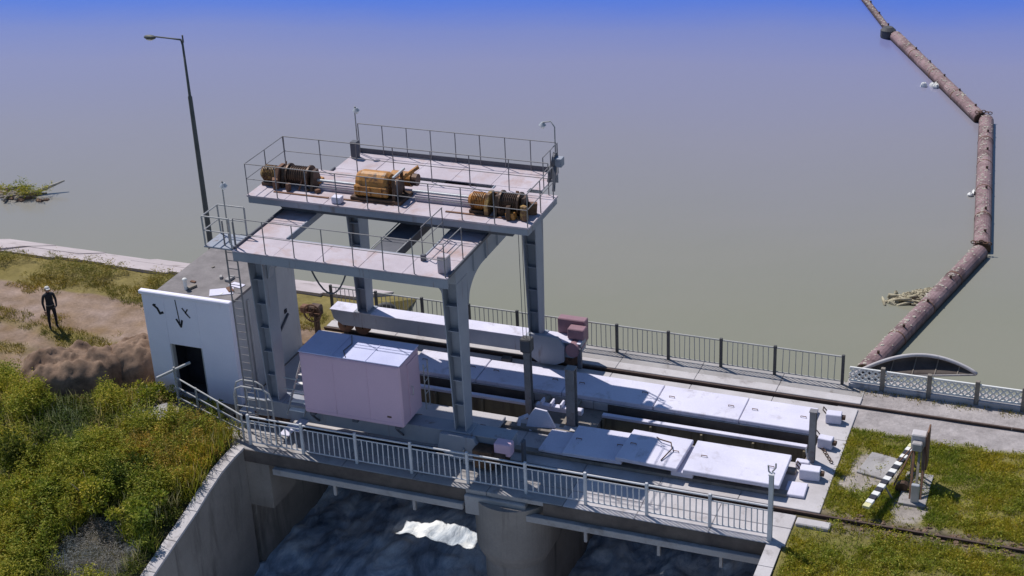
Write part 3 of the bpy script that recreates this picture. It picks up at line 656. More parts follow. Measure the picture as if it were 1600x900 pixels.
# end carriages with wheels, drives and guards
def carriage(y, x0, x1, drive):
    poly = [(x0, 1.0), (x1, 1.0), (x1, .62), (x1 - .3, .40), (x0 + .45, .40), (x0 + .1, .62)]
    c = MB().prism(poly, 'y', y - .27, y + .27).build('end_carriage', 'gantry_paint', G, bevel=.012)
    for x in (x0 + .45, x0 + 1.15, x1 - 1.15, x1 - .45):
        w = MB().tube([(x, y - .1, .30), (x, y - .045, .30), (x, y + .045, .30), (x, y + .1, .30)], [.30, .25, .25, .30], 20).build('wheel', 'rust', c)
        MB().tube([(x, y - .2, .30), (x, y + .2, .30)], .06, 10).build('axle', 'oily_iron', w)
    bx('top_plate', x0, x1, y - .33, y + .33, 1.003, 1.03, 'concrete_pale' if drive else 'gantry_paint', c, .006)
    return c
cf = carriage(1.5, -8.5, 1.0, 0); cb = carriage(8.15, -8.75, 1.0, 1)
gd = MB().prism([(-.85, 1.25), (.2, 1.22), (.46, .9), (.42, .3), (.1, .12), (-.5, .12), (-.85, .35)], 'y', 7.70, 7.84).build('wheel_guard', 'gantry_paint', G, bevel=.02)
MB().box(-.05, .98, 8.45, 8.8, .75, 1.6, .03).build('motor_cover', 'pink_box', G); MB().box(.45, 1.06, 8.05, 8.44, 1.05, 1.45, .03).build('gear_cover', 'pink_box', G)
MB().tube([(.75, 7.7, .80), (.75, 8.4, .80)], .26, 16).build('travel_motor', 'pink_box', G)
MB().box(.92, 1.06, 7.7, 7.86, .1, .9, .02).build('buffer_post', 'gantry_dark', G)
MB().tube([(.20, 1.0, .52), (.95, 1.0, .52)], .26, 14).build('travel_motor', 'oily_iron', G); MB().box(-.15, .55, .72, 1.22, .10, .78, .04).build('gear_case', 'oily_iron', G)
MB().box(.55, 1.1, .85, 1.22, .62, 1.06, .03).build('motor_cover', 'cabin_paint', G)
MB().prism([(-1.35, 1.0), (-.2, 1.0), (.05, .5), (-.2, .12), (-1.0, .12), (-1.45, .45)], 'y', 1.0, 1.2).build('wheel_guard', 'gantry_paint', G, bevel=.02)
bx('track_brush', 1.25, 1.33, 1.38, 1.62, .06, .9, 'gantry_dark', G); bx('sand_pipe', -.55, -.49, .9, .99, .06, .6, 'pale_pipe', G)
# cabin, standing on the front end carriage
CX0, CX1, CY0, CY1, CZ0, CZ1 = -5.98, -2.44, .72, 2.17, 1.13, 3.36
cab = MB().box(CX0, CX1, CY0, CY1, CZ0, CZ1, .05).build('cabin', 'cabin_paint', G)
bx('cabin_roof', CX0 - .02, CX1 + .02, CY0 - .02, CY1 + .02, CZ1 + .003, CZ1 + .035, 'cabin_roof', cab, .012)
for x in (-4.8, -3.6):
    bx('panel_seam', x - .01, x + .01, CY0 - .008, CY0 - .001, CZ0 + .08, CZ1 - .06, 'cabin_paint', cab, 0); bx('roof_seam', x - .012, x + .012, CY0, CY1, CZ1 + .036, CZ1 + .05, 'cabin_roof', cab, 0)
for z in (CZ0 + .12, CZ1 - .12): bx('edge_strip', CX0 + .04, CX1 - .04, CY0 - .008, CY0 - .001, z, z + .035, 'cabin_paint', cab, 0)
tube('roof_cable', [(-4.75, 2.1, CZ1 + .06), (-4.5, 1.6, CZ1 + .055), (-4.55, 1.1, CZ1 + .055), (-4.3, .74, CZ1 + .05)], .016, 'gantry_dark', cab, 6)
for x in (CX0 + .15, -4.3, CX1 - .35): bx('cabin_skid', x, x + .2, CY0 + .03, CY1 - .03, 1.032, CZ0 - .002, 'gantry_dark', cab)
for x in (CX0 + .2, CX1 - .3): beam('cabin_bracket', (x, 1.22, .55), (x, CY0 + .06, 1.03), .06, .06, 'gantry_dark', cab); beam('cabin_bracket', (x, 1.78, .55), (x, CY1 - .06, 1.03), .06, .06, 'gantry_dark', cab)
d = bx('door', CX1 + .001, CX1 + .022, 1.25, 2.0, CZ0 + .08, CZ1 - .2, 'cabin_paint', cab); MB().tube([(CX1 + .02, 1.4, 2.0), (CX1 + .09, 1.4, 2.02), (CX1 + .09, 1.4, 2.3), (CX1 + .02, 1.4, 2.32)], .014, 6).build('handle', 'galv', d)
for y in (2.1, 2.4): pipe('grab_rail', (CX1 + .16, y, 1.1), (CX1 + .16, y, 2.75), .02, 'pale_pipe', cab, 6)
for z in (1.2, 1.65, 2.1, 2.55): pipe('step_rung', (CX1 + .16, 2.1, z), (CX1 + .16, 2.4, z), .015, 'pale_pipe', cab, 6)
bx('nameplate', -3.0, -2.85, CY0 - .007, CY0 - .001, 1.45, 1.51, 'oily_iron', cab, 0)
for k in range(6): bx('step_tread', -6.62, -6.06, .78 + k * .2, .95 + k * .2, 1.05 + k * .22, 1.08 + k * .22, 'white_paint', cab, .004)
for x in (-6.65, -6.03): beam('step_string', (x, .7, .95), (x, 2.05, 2.4), .03, .12, 'pale_pipe', cab)
for z in (1.9, 2.3): pipe('step_rail', (-6.65, .74, z), (-6.03, .74, z), .02, 'pale_pipe', cab, 6)
# hoist ropes and the hook beam in the trench
for dx in (-.12, 0., .14): pipe('hoist_rope', (.25 + dx, 4.75, 2.3), (.25 + dx, 4.75, 7.2), .011, 'gantry_dark', G, 5)

# ------------------------------------------------------------------ gatehouse
B = thing('gatehouse', (-11.03, 4.4, 0), 'small white flat-roofed gatehouse with a dark open doorway', 'building')
bx0, bx1, by0, by1, bh = -12.75, -9.32, 2.2, 6.6, 3.78; bl = -11.95
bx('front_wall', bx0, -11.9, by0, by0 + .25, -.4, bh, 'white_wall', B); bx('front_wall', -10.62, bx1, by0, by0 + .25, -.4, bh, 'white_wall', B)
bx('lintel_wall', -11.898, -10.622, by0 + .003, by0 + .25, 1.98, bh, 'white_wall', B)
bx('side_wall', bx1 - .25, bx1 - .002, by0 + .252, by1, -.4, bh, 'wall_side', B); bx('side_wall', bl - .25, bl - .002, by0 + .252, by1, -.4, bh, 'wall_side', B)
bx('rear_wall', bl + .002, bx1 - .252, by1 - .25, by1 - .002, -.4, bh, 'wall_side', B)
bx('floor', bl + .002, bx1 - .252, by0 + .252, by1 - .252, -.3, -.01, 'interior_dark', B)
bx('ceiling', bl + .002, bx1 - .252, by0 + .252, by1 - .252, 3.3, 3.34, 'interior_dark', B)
bx('doorway_shade_panel', bl + .002, bx1 - .252, by0 + .9, by0 + 1.0, -.008, 3.298, 'black_paint', B); bx('doorway_shade_side', bx1 - .262, bx1 - .253, by0 + .252, by0 + .898, -.008, 3.298, 'black_paint', B, 0); bx('doorway_shade_side', bl + .003, bl + .012, by0 + .252, by0 + .898, -.008, 3.298, 'black_paint', B, 0)  # black sheets added inside so the open doorway looks unlit
bx('threshold', -11.9, -10.62, by0 - .12, by0 + .24, -.12, .02, 'concrete_grey', B)
rf = bx('roof', bl - .32, bx1 + .05, by0 + .16, by1 + .06, bh + .002, bh + .10, 'roof_felt', B)
bx('front_coping', bx0 - .08, bx1 + .06, by0 - .05, by0 + .155, bh + .002, bh + .15, 'white_wall', B, .03)
for x, y, w, d, a in ((-10.0, 2.9, .8, .5, .5), (-9.75, 3.5, .5, .3, -.2)):
    o = bx('patch_sheet', x - w / 2, x + w / 2, y - d / 2, y + d / 2, bh + .102, bh + .125, 'concrete_pale', rf, 0); o.rotation_euler = (0, 0, a)
for k in range(9):
    q = (random.uniform(-11.8, -9.6), random.uniform(2.7, 6.2)); w = random.uniform(.06, .22); o = bx('loose_piece', q[0] - w, q[0] + w, q[1] - w * .5, q[1] + w * .5, bh + .103, bh + .103 + random.uniform(.03, .1), random.choice(('wood_grey', 'concrete_grey', 'white_paint', 'rust')), rf, .01); o.rotation_euler = (0, 0, random.uniform(0, 3))
v = MB().tube([(-11.3, 2.75, bh + .1), (-11.3, 2.75, bh + .45)], .06, 10).build('vent_pipe', 'white_paint', rf); MB().ball((-11.3, 2.75, bh + .47), (.09, .09, .06)).build('vent_cap', 'white_paint', v)
MB().tube([(bx1 + .05, 3.3, 0), (bx1 + .05, 3.3, 3.5)], .04, 8).build('drain_pipe', 'wall_side', B)
for y in (4.3, 5.6): bx('wall_vent', bx1, bx1 + .03, y, y + .16, 1.6 + .2 * y / 5, 1.76 + .2 * y / 5, 'black_paint', B)
beam('wall_stay', (bx1 + .04, 5.0, 1.3), (bx1 + .04, 5.8, 1.75), .07, .07, 'gantry_dark', B)
bx('door_frame', -11.9, -11.84, by0 + .02, by0 + .22, .02, 1.978, 'wall_side', B); bx('door_frame', -10.68, -10.62, by0 + .02, by0 + .22, .02, 1.978, 'wall_side', B)
# dark painted marks on the front wall: a hooked stroke, a downward arrow, a scribble
def mark(pts, w):
    m = MB(); y0, y1 = by0 - .006, by0 - .002
    for (xa, za), (xb, zb) in zip(pts[:-1], pts[1:]):
        d = Vector((xb - xa, zb - za)); L = d.length; d /= L; n = Vector((-d.y, d.x)) * w / 2; e = d * w * .3
        P = [Vector((xa, za)) - e + n, Vector((xb, zb)) + e + n, Vector((xb, zb)) + e - n, Vector((xa, za)) - e - n]
        m.prism([(p.x, p.y) for p in P], 'y', y0, y1); y0 -= .0008
    m.build('painted_mark', 'black_paint', B)
mark([(-12.32, 3.42), (-12.18, 3.30), (-12.10, 3.12), (-11.98, 3.17)], .085); mark([(-12.34, 3.4), (-12.24, 3.44)], .05)
mark([(-11.42, 3.72), (-11.36, 2.86)], .035); mark([(-11.47, 2.98), (-11.33, 2.72), (-11.26, 2.96)], .075)
mark([(-11.18, 3.44), (-10.98, 3.18)], .05); mark([(-10.98, 3.42), (-11.08, 3.28), (-10.92, 3.12)], .045)
# ------------------------------------------------------------------ tall street lamp
L = thing('street_lamp', (-14.9, 9.89, 0), 'tall dark street lamp on a tapering pole behind the gatehouse', 'street lamp')
MB().tube([(-14.9, 9.89, -.3), (-14.9, 9.89, 1.2), (-14.9, 9.89, 1.25), (-14.9, 9.89, 8.0), (-14.9, 9.89, 8.05), (-14.9, 9.89, 10.15)], [.14, .135, .115, .08, .055, .04], 12).build('pole', 'lamp_steel', L, smooth=True)
MB().tube([(-14.9, 9.89, 10.0), (-14.95, 9.89, 10.2), (-15.4, 9.89, 10.22), (-16.1, 9.89, 10.24)], [.04, .04, .03, .03], 8).build('arm', 'lamp_steel', L, smooth=True)
h = MB().ball((-16.28, 9.89, 10.2), (.26, .12, .09), 12, 8).build('lamp_head', 'lamp_steel', L, smooth=True); MB().ball((-16.3, 9.89, 10.14), (.18, .09, .07), 10, 6).build('lamp_lens', 'lamp_glass', h, smooth=True)
MB().tube([(-14.86, 9.89, 10.1), (-14.86, 9.89, 10.38)], .03, 6).build('pole_tip', 'lamp_steel', L)
# ------------------------------------------------------------------ person on the dirt track
def person():
    P = thing('person', (-19.23, 5.21, gz(-19.23, 5.21)), 'person in dark clothes and pale cap standing on the dirt track', 'person')
    def skin(name, verts, edges, rad, mat, parent, sub=2):
        me = bpy.data.meshes.new(name); me.from_pydata(verts, edges, []); me.materials.append(MT[mat])
        o = bpy.data.objects.new(name, me); COL.objects.link(o); o.parent = parent
        s = o.modifiers.new('skin', 'SKIN'); s.use_smooth_shade = True
        for i, r in enumerate(rad):
            me.skin_vertices[0].data[i].radius = r if hasattr(r, '__len__') else (r, r)
        me.skin_vertices[0].data[0].use_root = True
        o.modifiers.new('sub', 'SUBSURF').levels = sub; o.modifiers['sub'].render_levels = sub
        return o
    V = [(0, 0, .95), (0, 0, 1.12), (0, .01, 1.32), (0, .02, 1.44), (0, .02, 1.52), (0, 0, 1.60), (0, -.01, 1.70),
         (.19, .02, 1.42), (.25, .04, 1.14), (.20, -.12, .95), (.14, -.20, .97), (-.19, .02, 1.42), (-.26, .02, 1.14), (-.24, -.03, .90), (-.23, -.05, .82),
         (.10, 0, .88), (.12, -.02, .48), (.12, .02, .09), (.13, -.13, .045), (-.10, 0, .88), (-.13, .02, .48), (-.14, .04, .09), (-.16, -.11, .045)]
    E_ = [(0, 1), (1, 2), (2, 3), (3, 4), (4, 5), (5, 6), (3, 7), (7, 8), (8, 9), (9, 10), (3, 11), (11, 12), (12, 13), (13, 14), (0, 15), (15, 16), (16, 17), (17, 18), (0, 19), (19, 20), (20, 21), (21, 22)]
    Rr = [(.15, .12), (.145, .11), (.165, .12), (.11, .09), .058, (.08, .095), (.078, .09), .062, .05, .037, .032, .062, .05, .037, .032, .09, .062, .045, (.05, .035), .09, .062, .045, (.05, .035)]
    body = skin('body', V, E_, Rr, 'cloth_dark', P)
    hd = MB(); hd.ball((0, -.012, 1.645), (.078, .095, .115), 14, 10); hd.ball((0, -.11, 1.635), (.016, .022, .026), 6, 5)
    for s in (-1, 1): hd.ball((s * .08, 0, 1.64), (.014, .024, .034), 6, 5)
    head = hd.build('head', 'skin', P, loc=(0, 0, 0), smooth=True); head.location = (0, 0, 0)
    for s in (-1, 1):
        e = MB().ball((s * .03, -.098, 1.66), (.012, .008, .008), 6, 5).build('eye', 'black_paint', head, loc=(0, 0, 0)); e.location = (0, 0, 0)
    e = MB().ball((0, -.103, 1.592), (.026, .006, .007), 6, 5).build('mouth', 'pink_box', head, loc=(0, 0, 0)); e.location = (0, 0, 0)
    cp = MB(); cp.ball((0, 0, 1.715), (.093, .11, .065), 14, 8); cp.box(-.07, .07, -.19, -.07, 1.70, 1.712, .004)
    c = cp.build('cap', 'cap_cloth', head, loc=(0, 0, 0), smooth=True); c.location = (0, 0, 0)
    for (hx, hy, hz), d in (((.14, -.20, .97), Vector((-.4, -.75, .2))), ((-.23, -.05, .82), Vector((0, -.12, -1)))):
        d.normalize(); side = d.cross(Vector((0, 0, 1)) if abs(d.z) < .8 else Vector((0, 1, 0))).normalized(); h0 = Vector((hx, hy, hz)); VV = [h0, h0 + d * .075]; EE = [(0, 1)]; RR = [(.026, .02), (.036, .016)]
        for k, (ln, off) in enumerate(((.07, -.03), (.08, -.01), (.075, .01), (.06, .03))):
            a = h0 + d * .08 + side * off; b = a + d * ln * .55 + Vector((0, 0, -.012)); cc = b + d * ln * .4 + Vector((-.01, 0, -.02)); n = len(VV); VV += [a, b, cc]; EE += [(1, n), (n, n + 1), (n + 1, n + 2)]; RR += [.0095, .009, .007]
        a = h0 + d * .02 + side * -.034; b = a + d * .035 + side * -.022; n = len(VV); VV += [a, b]; EE += [(0, n), (n, n + 1)]; RR += [.011, .008]
        skin('hand', VV, EE, RR, 'skin', P, 1)
    bl = MB(); 
    for k in range(1): bl.tube([Vector((.155 * math.cos(a), .118 * math.sin(a), 1.02)) for a in np.linspace(0, 2 * math.pi, 21)], .016, 6, False)
    b = bl.build('belt', 'wood_grey', P, loc=(0, 0, 0)); b.location = (0, 0, 0)
    P.rotation_euler = (0, 0, math.radians(55))
person()
# ------------------------------------------------------------------ earth mounds
def mound(cx, cy, hl, hw, h, ang, label, seed):
    V = []; F = []; nu, nv = 56, 36; ca, sa = math.cos(ang), math.sin(ang)
    for j in range(nv + 1):
        for i in range(nu + 1):
            u = i / nu * 2 - 1; v_ = j / nv * 2 - 1; lx, ly = u * hl, v_ * hw; x = cx + lx * ca - ly * sa; y = cy + lx * sa + ly * ca
            r = math.sqrt(u * u * (1 + .5 * fn(x * .8, y * .8, seed)) + v_ * v_); k = max(0, 1 - r ** 2.2)
            f = noise.fractal(Vector((x * 1.3, y * 1.3, seed)), .9, 2.1, 5) * .18 + noise.fractal(Vector((x * 4., y * 4., seed)), 1., 2.1, 4) * .05
            z = gz(x, y) - .06 + (h * (1 - (1 - k) ** 2) * (1 + f * 1.1) + f * .3) * min(1, k * 3)
            V.append((x, y, z))
    n = nu + 1
    F = [(j * n + i, j * n + i + 1, (j + 1) * n + i + 1, (j + 1) * n + i) for j in range(nv) for i in range(nu)]
    tag(put('earth_mound', mesh('earth_mound', V, F, 'earth', True), (0, 0, 0), None), label, 'mound', 'earth mounds')
mound(-15.9, 1.7, 2.3, 1.45, 1.35, .62, 'larger brown earth mound at the edge of the weeds', 3.1)
mound(-14.1, 3.3, 1.7, 1.25, 1.15, .70, 'brown earth mound between the larger mound and the gatehouse', 8.3)
# ------------------------------------------------------------------ sloping concrete apron at the left shore
ap = thing('shore_apron', (-24, 12.8, -.9), 'pale worn concrete slabs sloping into the water on the left shore', 'apron')
x = -44.
while x < -9.4:
    w = random.uniform(2.2, 3.1); j = random.uniform(-.25, .35); e = .25 * math.sin(x)
    def zz(y): return float(np.interp(y, [10.4, 11.2, 14.2, 18], [-.10, -.22, -1.48, -3.1]))
    for ya, yb in ((10.9 + e * .5, 12.5 + j), (12.52 + j, 15.4 + j)):
        dz = random.uniform(-.03, .04); q = [(ya, zz(ya) - .15), (yb, zz(yb) - .15), (yb, zz(yb) + .06 + dz), (ya, zz(ya) + .06 + dz)]
        MB().prism(q, 'x', x + .01, min(x + w, -9.4) - .01).build('apron_slab', 'apron', ap)
    x += w
# ------------------------------------------------------------------ floating boom
def boom(p0, p1, label, r=.36, sink=0.):
    z = UPW + .13 - sink; p0 = Vector((*p0, z)); p1 = Vector((*p1, z)); d = (p1 - p0).normalized(); Ln = (p1 - p0).length; s = d.cross(Vector((0, 0, 1)))
    T = thing('boom_pipe', p0.lerp(p1, .5), label, 'floating boom', 'pipes of the floating boom')
    n = max(2, round(Ln / 3.2))
    for k in range(n): MB().tube([p0 + d * (Ln * k / n + .01), p0 + d * (Ln * (k + 1) / n - .01)], r, 20).build('pipe_length', 'boom_steel', T, smooth=False)
    for k in range(1, n): MB().tube([p0 + d * (Ln * k / n - .03), p0 + d * (Ln * k / n + .03)], r + .015, 20).build('weld_band', 'rust', T)
    for e, q in ((-1, p0), (1, p1)): MB().tube([q + d * e * .012, q + d * e * .05], r * .97, 20).build('end_cap', 'oily_iron', T)
    m = MB()
    for k in range(int(Ln * 16)):
        t = random.random() * Ln; a = random.gauss(-.25, .4); q = p0 + d * t + s * math.sin(a) * r + Vector((0, 0, math.cos(a) * r)); rr = random.uniform(.012, .04) * (1.7 if random.random() < .08 else 1)
        m.ball(q, (rr * 1.5, rr * 1.5, rr * .5), 6, 4, .25)
    o = m.build('caked_debris', 'driftwood', T); o['kind'] = 'stuff'
    for k in range(int(Ln / 2.4)):
        q = p0 + d * (1.0 + k * 2.4) + Vector((0, 0, r)) + s * .08
        MB().tube([q + Vector((0, 0, -.02)), q + Vector((0, 0, .10))], .05, 8).build('lug', 'oily_iron', T)
    return T
boom((10.02, 12.9), (12.72, 24.3), 'rusty pink boom pipe nearest the bank, running behind the arched shell')
boom((12.78, 24.75), (11.25, 40.1), 'second rusty pink boom pipe, pointing straight out across the reservoir')
boom((10.95, 40.3), (4.75, 52.9), 'third boom pipe, slanting left towards the blue water')
boom((4.3, 53.9), (-.8, 66.5), 'farthest boom pipe, low in the blue water, cut off by the top edge', r=.22, sink=.12)
for (x, y), lab in (((12.78, 24.5), 'rusty shackle chain joining the first and second boom pipes'), ((11.1, 40.3), 'rusty shackle chain joining the second and third boom pipes'), ((4.5, 53.4), 'dark mooring drum at the far end of the third boom pipe')):
    m = MB()
    if y < 50:
        for k in range(5): m.tube([Vector((x - .35 + k * .16, y, UPW + .56 - .03 * abs(k - 2))) + Vector((.10 * math.cos(a), (.06 if k % 2 else .015) * math.sin(a), (.015 if k % 2 else .06) * math.sin(a))) for a in np.linspace(0, 6.28, 11)], .022, 6, False)
        tag(m.build('coupling_chain', 'rust'), lab, 'chain')
    else:
        m.tube([(x - .25, y - .2, UPW - .1), (x - .25, y - .2, UPW + .1), (x - .25, y - .2, UPW + .45), (x - .25, y - .2, UPW + .62)], [.4, .44, .44, .25], 18)
        tag(m.build('mooring_drum', 'post_dark'), lab, 'drum')
def drift(name, cx, cy, sx, sy, n, mat, label, cat, leaves=0):
    T = thing(name, (cx, cy, UPW), label, cat)
    for k in range(n):
        a = random.uniform(-.5, .5) + (1.57 if random.random() < .15 else 0); l = random.uniform(.3, 1.) * sx; x = cx + random.gauss(0, .35) * sx; y = cy + random.gauss(0, .35) * sy; z = UPW + random.uniform(.0, .16)
        p = Vector((x, y, z)); dv = Vector((math.cos(a) * l / 2, math.sin(a) * l / 2, random.uniform(-.05, .08)))
        MB().tube([p - dv, p + Vector((0, random.uniform(-.05, .05), .02)), p + dv], [random.uniform(.03, .09), .06, .03], 7).build('branch', mat, T, smooth=True)
    return T
T = drift('straw_raft', 10.5, 19.3, 1.0, .42, 16, 'straw', 'straw coloured raft of drifted reeds against the nearest boom pipe', 'flotsam')
m = MB()
for k in range(150):
    t = random.random(); m.ball((9.95 + 1.75 * t + random.gauss(0, .06), 19.1 + 1.7 * t + random.gauss(0, .16) * (1.3 - t), UPW + .02), (random.uniform(.08, .22), random.uniform(.06, .16), random.uniform(.06, .13)), 7, 4, .3)
m.build('reed_mat', 'straw', T)['kind'] = 'stuff'
m = MB(); 
for k in range(7): m.ball((7.9 + random.gauss(0, .2), 44.95 + random.gauss(0, .18), UPW + .05), random.uniform(.08, .2), 8, 5, .2)
tag(m.build('foam_lump', 'white_paint'), 'small white foam lump floating beside the third boom pipe', 'flotsam')
m = MB(); m.ball((11.62, 30.6, UPW + .05), (.14, .12, .1), 8, 5, .2); m.ball((11.75, 31.0, UPW + .05), (.1, .3, .1), 8, 5, .3)
tag(m.build('plastic_scrap', 'white_paint'), 'scrap of white plastic floating beside the second boom pipe', 'flotsam')
isl = drift('drift_island', -31.6, 18.9, 1.6, .8, 24, 'wood_grey', 'floating tangle of driftwood and green weeds at the left edge', 'driftwood')
MB().tube([(-30.9, 19.0, UPW + .1), (-30.2, 19.6, UPW + .3), (-29.6, 20.1, UPW + .5)], [.12, .09, .04], 8).build('pale_log', 'driftwood', isl, smooth=True)
m = MB()
for k in range(46): m.ball((-31.6 + random.gauss(0, .65), 18.8 + random.gauss(0, .28), UPW + .02), (random.uniform(.12, .3), random.uniform(.1, .2), random.uniform(.06, .18)), 7, 5, .3)
m.build('rotting_mat', 'earth', isl)['kind'] = 'stuff'
T = thing('shore_debris', (-8.4, 11.4, UPW), 'white foam and weed heap drifted against the shore behind the crane', 'flotsam')
m = MB()
for k in range(40): t = random.random(); m.ball((-9.2 + 1.9 * t + random.gauss(0, .1), 11.9 - .9 * t + random.gauss(0, .16), UPW + .08), (random.uniform(.1, .28), random.uniform(.1, .2), random.uniform(.1, .24)), 8, 5, .25)
m.build('foam_heap', 'white_paint', T); m = MB()
for k in range(24): m.ball((-9.4 + random.gauss(0, .3), 11.6 + random.gauss(0, .2), UPW + .12), (.12, .1, .14), 7, 5, .3)
m.build('reed_mat', 'straw', T)
tag(MB().tube([Vector((-7.55 + .34 * math.cos(a), 10.0 + .08 * math.cos(a), -.05 + .34 * math.sin(a))) for a in np.linspace(0, 6.283, 25)], .12, 10, False).build('tyre', 'post_dark', smooth=True), 'black tyre hung on the upstream face as a fender behind the crane', 'tyre')
# ------------------------------------------------------------------ arched shell behind the lattice fence
def shell():
    nu, nv = 28, 8; V = []; F = []
    for i in range(nu + 1):
        u = i / nu; s = math.sin(math.pi * u) ** .85; b = Vector((9.92 + 4.05 * u, 9.98 + 1.15 * u, .02 + .12 * u)); t = b + Vector((.05, .30 * s, .50 * s))
        for j in range(nv + 1):
            v_ = j / nv; V.append(b.lerp(t, v_) + Vector((0, .55 * s * math.sin(math.pi * v_ * .85), 0)))
    n = nv + 1
    F = [(i * n + j, i * n + j + 1, (i + 1) * n + j + 1, (i + 1) * n + j) for i in range(nu) for j in range(nv)]
    T = thing('arched_shell', (12, 10.7, 0), 'arched pale shell lying on the bank behind the lattice fence, its hollow dark', 'shell')
    o = put('hull', mesh('hull', [Vector(v) - Vector((12, 10.7, 0)) for v in V], F, 'stain_shade', True), (12, 10.7, 0), T); sm = o.modifiers.new('thick', 'SOLIDIFY'); sm.thickness = .05; sm.offset = 1  # dark hull colour stands for shade inside the hollow
    top = [V[i * n + nv] for i in range(nu + 1)]; MB().tube([Vector(p) + Vector((0, .02, .02)) for p in top], .065, 8).build('rim', 'concrete', T, smooth=True)
    low = [V[i * n] for i in range(nu + 1)]; MB().tube(low, .035, 8).build('rim', 'concrete_grey', T, smooth=True)
    for k in range(4, nu - 3, 5): MB().tube([V[k * n + j] + Vector((0, -.03, 0)) for j in range(nv + 1)], .022, 6).build('frame_rib', 'wood_grey', T, smooth=True)
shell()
# ------------------------------------------------------------------ poles over the trench, control box, pole by the railing
def spole(x, y, z0, h, w, label, extra=None, mat='rail_pipe'):
    T = thing('steel_pole', (x, y, z0), label, 'pole')
    s = MB(); hw = w / 2
    s.box(x - hw, x + hw, y - hw, y - hw + .02, z0, z0 + h); s.box(x - hw, x + hw, y + hw - .02, y + hw, z0, z0 + h); s.box(x - .012, x + .012, y - hw + .021, y + hw - .021, z0, z0 + h)
    s.build('shaft', mat, T); bx('cap_plate', x - hw - .02, x + hw + .02, y - hw - .02, y + hw + .02, z0 + h, z0 + h + .03, mat, T)
    if extra: extra(T)
    return T
def ebox(T): bx('control_box', .05, .42, 4.62, 4.95, 2.24, 2.72, 'post_dark', T, .02); bx('box_door', .08, .39, 4.605, 4.619, 2.28, 2.68, 'gantry_dark', T)
spole(.24, 4.78, -1.2, 3.40, .22, 'steel column with a dark control box on top, in the trench', ebox)
spole(1.92, 4.30, -.5, 2.60, .30, 'broad steel column at the edge of the trench beside the pale plate')
def hk(T): MB().tube([(9.8, 4.2, -.25), (9.7, 4.05, .5), (9.68, 4.1, .62)], .03, 6).build('bracket', 'pale_pipe', T)
spole(9.8, 4.40, -.3, 2.10, .20, 'steel pole standing at the right end of the open trench', hk)
def lamp2(T):
    MB().tube([(9.52, -.07, 2.2), (9.42, -.07, 2.3), (9.40, -.07, 2.5)], .025, 6).build('fork', 'pale_pipe', T); MB().tube([(9.52, -.07, 2.3), (9.62, -.07, 2.45), (9.62, -.07, 2.6)], .025, 6).build('fork', 'pale_pipe', T)
spole(9.52, -.14, -.2, 2.45, .13, 'tall grey pole with a forked top at the end of the downstream railing', lamp2, 'fence_paint')
# lifting beam and loose plate between the columns
T = thing('lifting_beam', (.95, 4.95, .1), 'pale lifting beam laid across the open trench between the two columns', 'lifting beam')
bx('beam', .42, 2.05, 4.86, 5.08, .02, .20, 'concrete_pale', T)
for x in (.6, .95, 1.3, 1.7): bx('lug', x, x + .07, 4.80, 5.14, .205, .36, 'concrete_pale', T, .01)
bx('bearer', .45, .6, 4.0, 5.9, -.11, .015, 'wood_grey', T); bx('bearer', 1.55, 1.7, 4.0, 5.9, -.11, .015, 'wood_grey', T)
T = thing('hook_plate', (1.1, 3.75, .28), 'tilted pale steel hook plate on the slab edge in front of the trench', 'plate')
MB().prism([(.65, .28), (1.55, .28), (1.65, .42), (1.35, .95), (.95, 1.02), (.75, .75)], 'y', 3.72, 3.84).build('plate', 'concrete_pale', T, bevel=.01)
MB().tube([(.72, 3.78, .75), (.45, 3.78, .62), (.40, 3.78, .40), (.52, 3.78, .30)], .07, 8).build('hook', 'concrete_pale', T, smooth=True); bx('foot', .8, 1.75, 3.6, 3.71, .28, .36, 'concrete_pale', T)
T.location = (1.0, 3.62, .005); T.rotation_euler = (-.25, 0, .15)
tag(bx('deck_box', -1.9, -1.55, 7.55, 7.8, .004, .18, 'post_dark', None, .02), 'small black box on the deck in front of the rear carriage', 'box')
# hand-wheel valve stand beside the gatehouse
T = thing('valve_stand', (-9.0, 7.25, 0), 'dark rusty hand-wheel valve stand between gatehouse and crane', 'valve')
MB().tube([(-9.0, 7.25, -.05), (-9.0, 7.25, .1), (-9.0, 7.25, .2), (-9.0, 7.25, 1.0)], [.26, .26, .12, .10], 12).build('column', 'oily_iron', T); MB().box(-9.22, -8.78, 7.05, 7.45, 1.0, 1.42, .05).build('gear_head', 'oily_iron', T)
MB().tube([Vector((-9.0 + .34 * math.cos(a), 6.98, 1.22 + .34 * math.sin(a))) for a in np.linspace(0, 6.283, 25)], .03, 6, False).build('hand_wheel', 'rust', T)
for a in (0, 1.05, 2.1): beam('spoke', (-9.0 - .32 * math.cos(a), 6.98, 1.22 - .32 * math.sin(a)), (-9.0 + .32 * math.cos(a), 6.98, 1.22 + .32 * math.sin(a)), .03, .03, 'rust', T)
bx('motor', -9.6, -9.24, 7.1, 7.4, 1.08, 1.36, 'rust', T, .05)
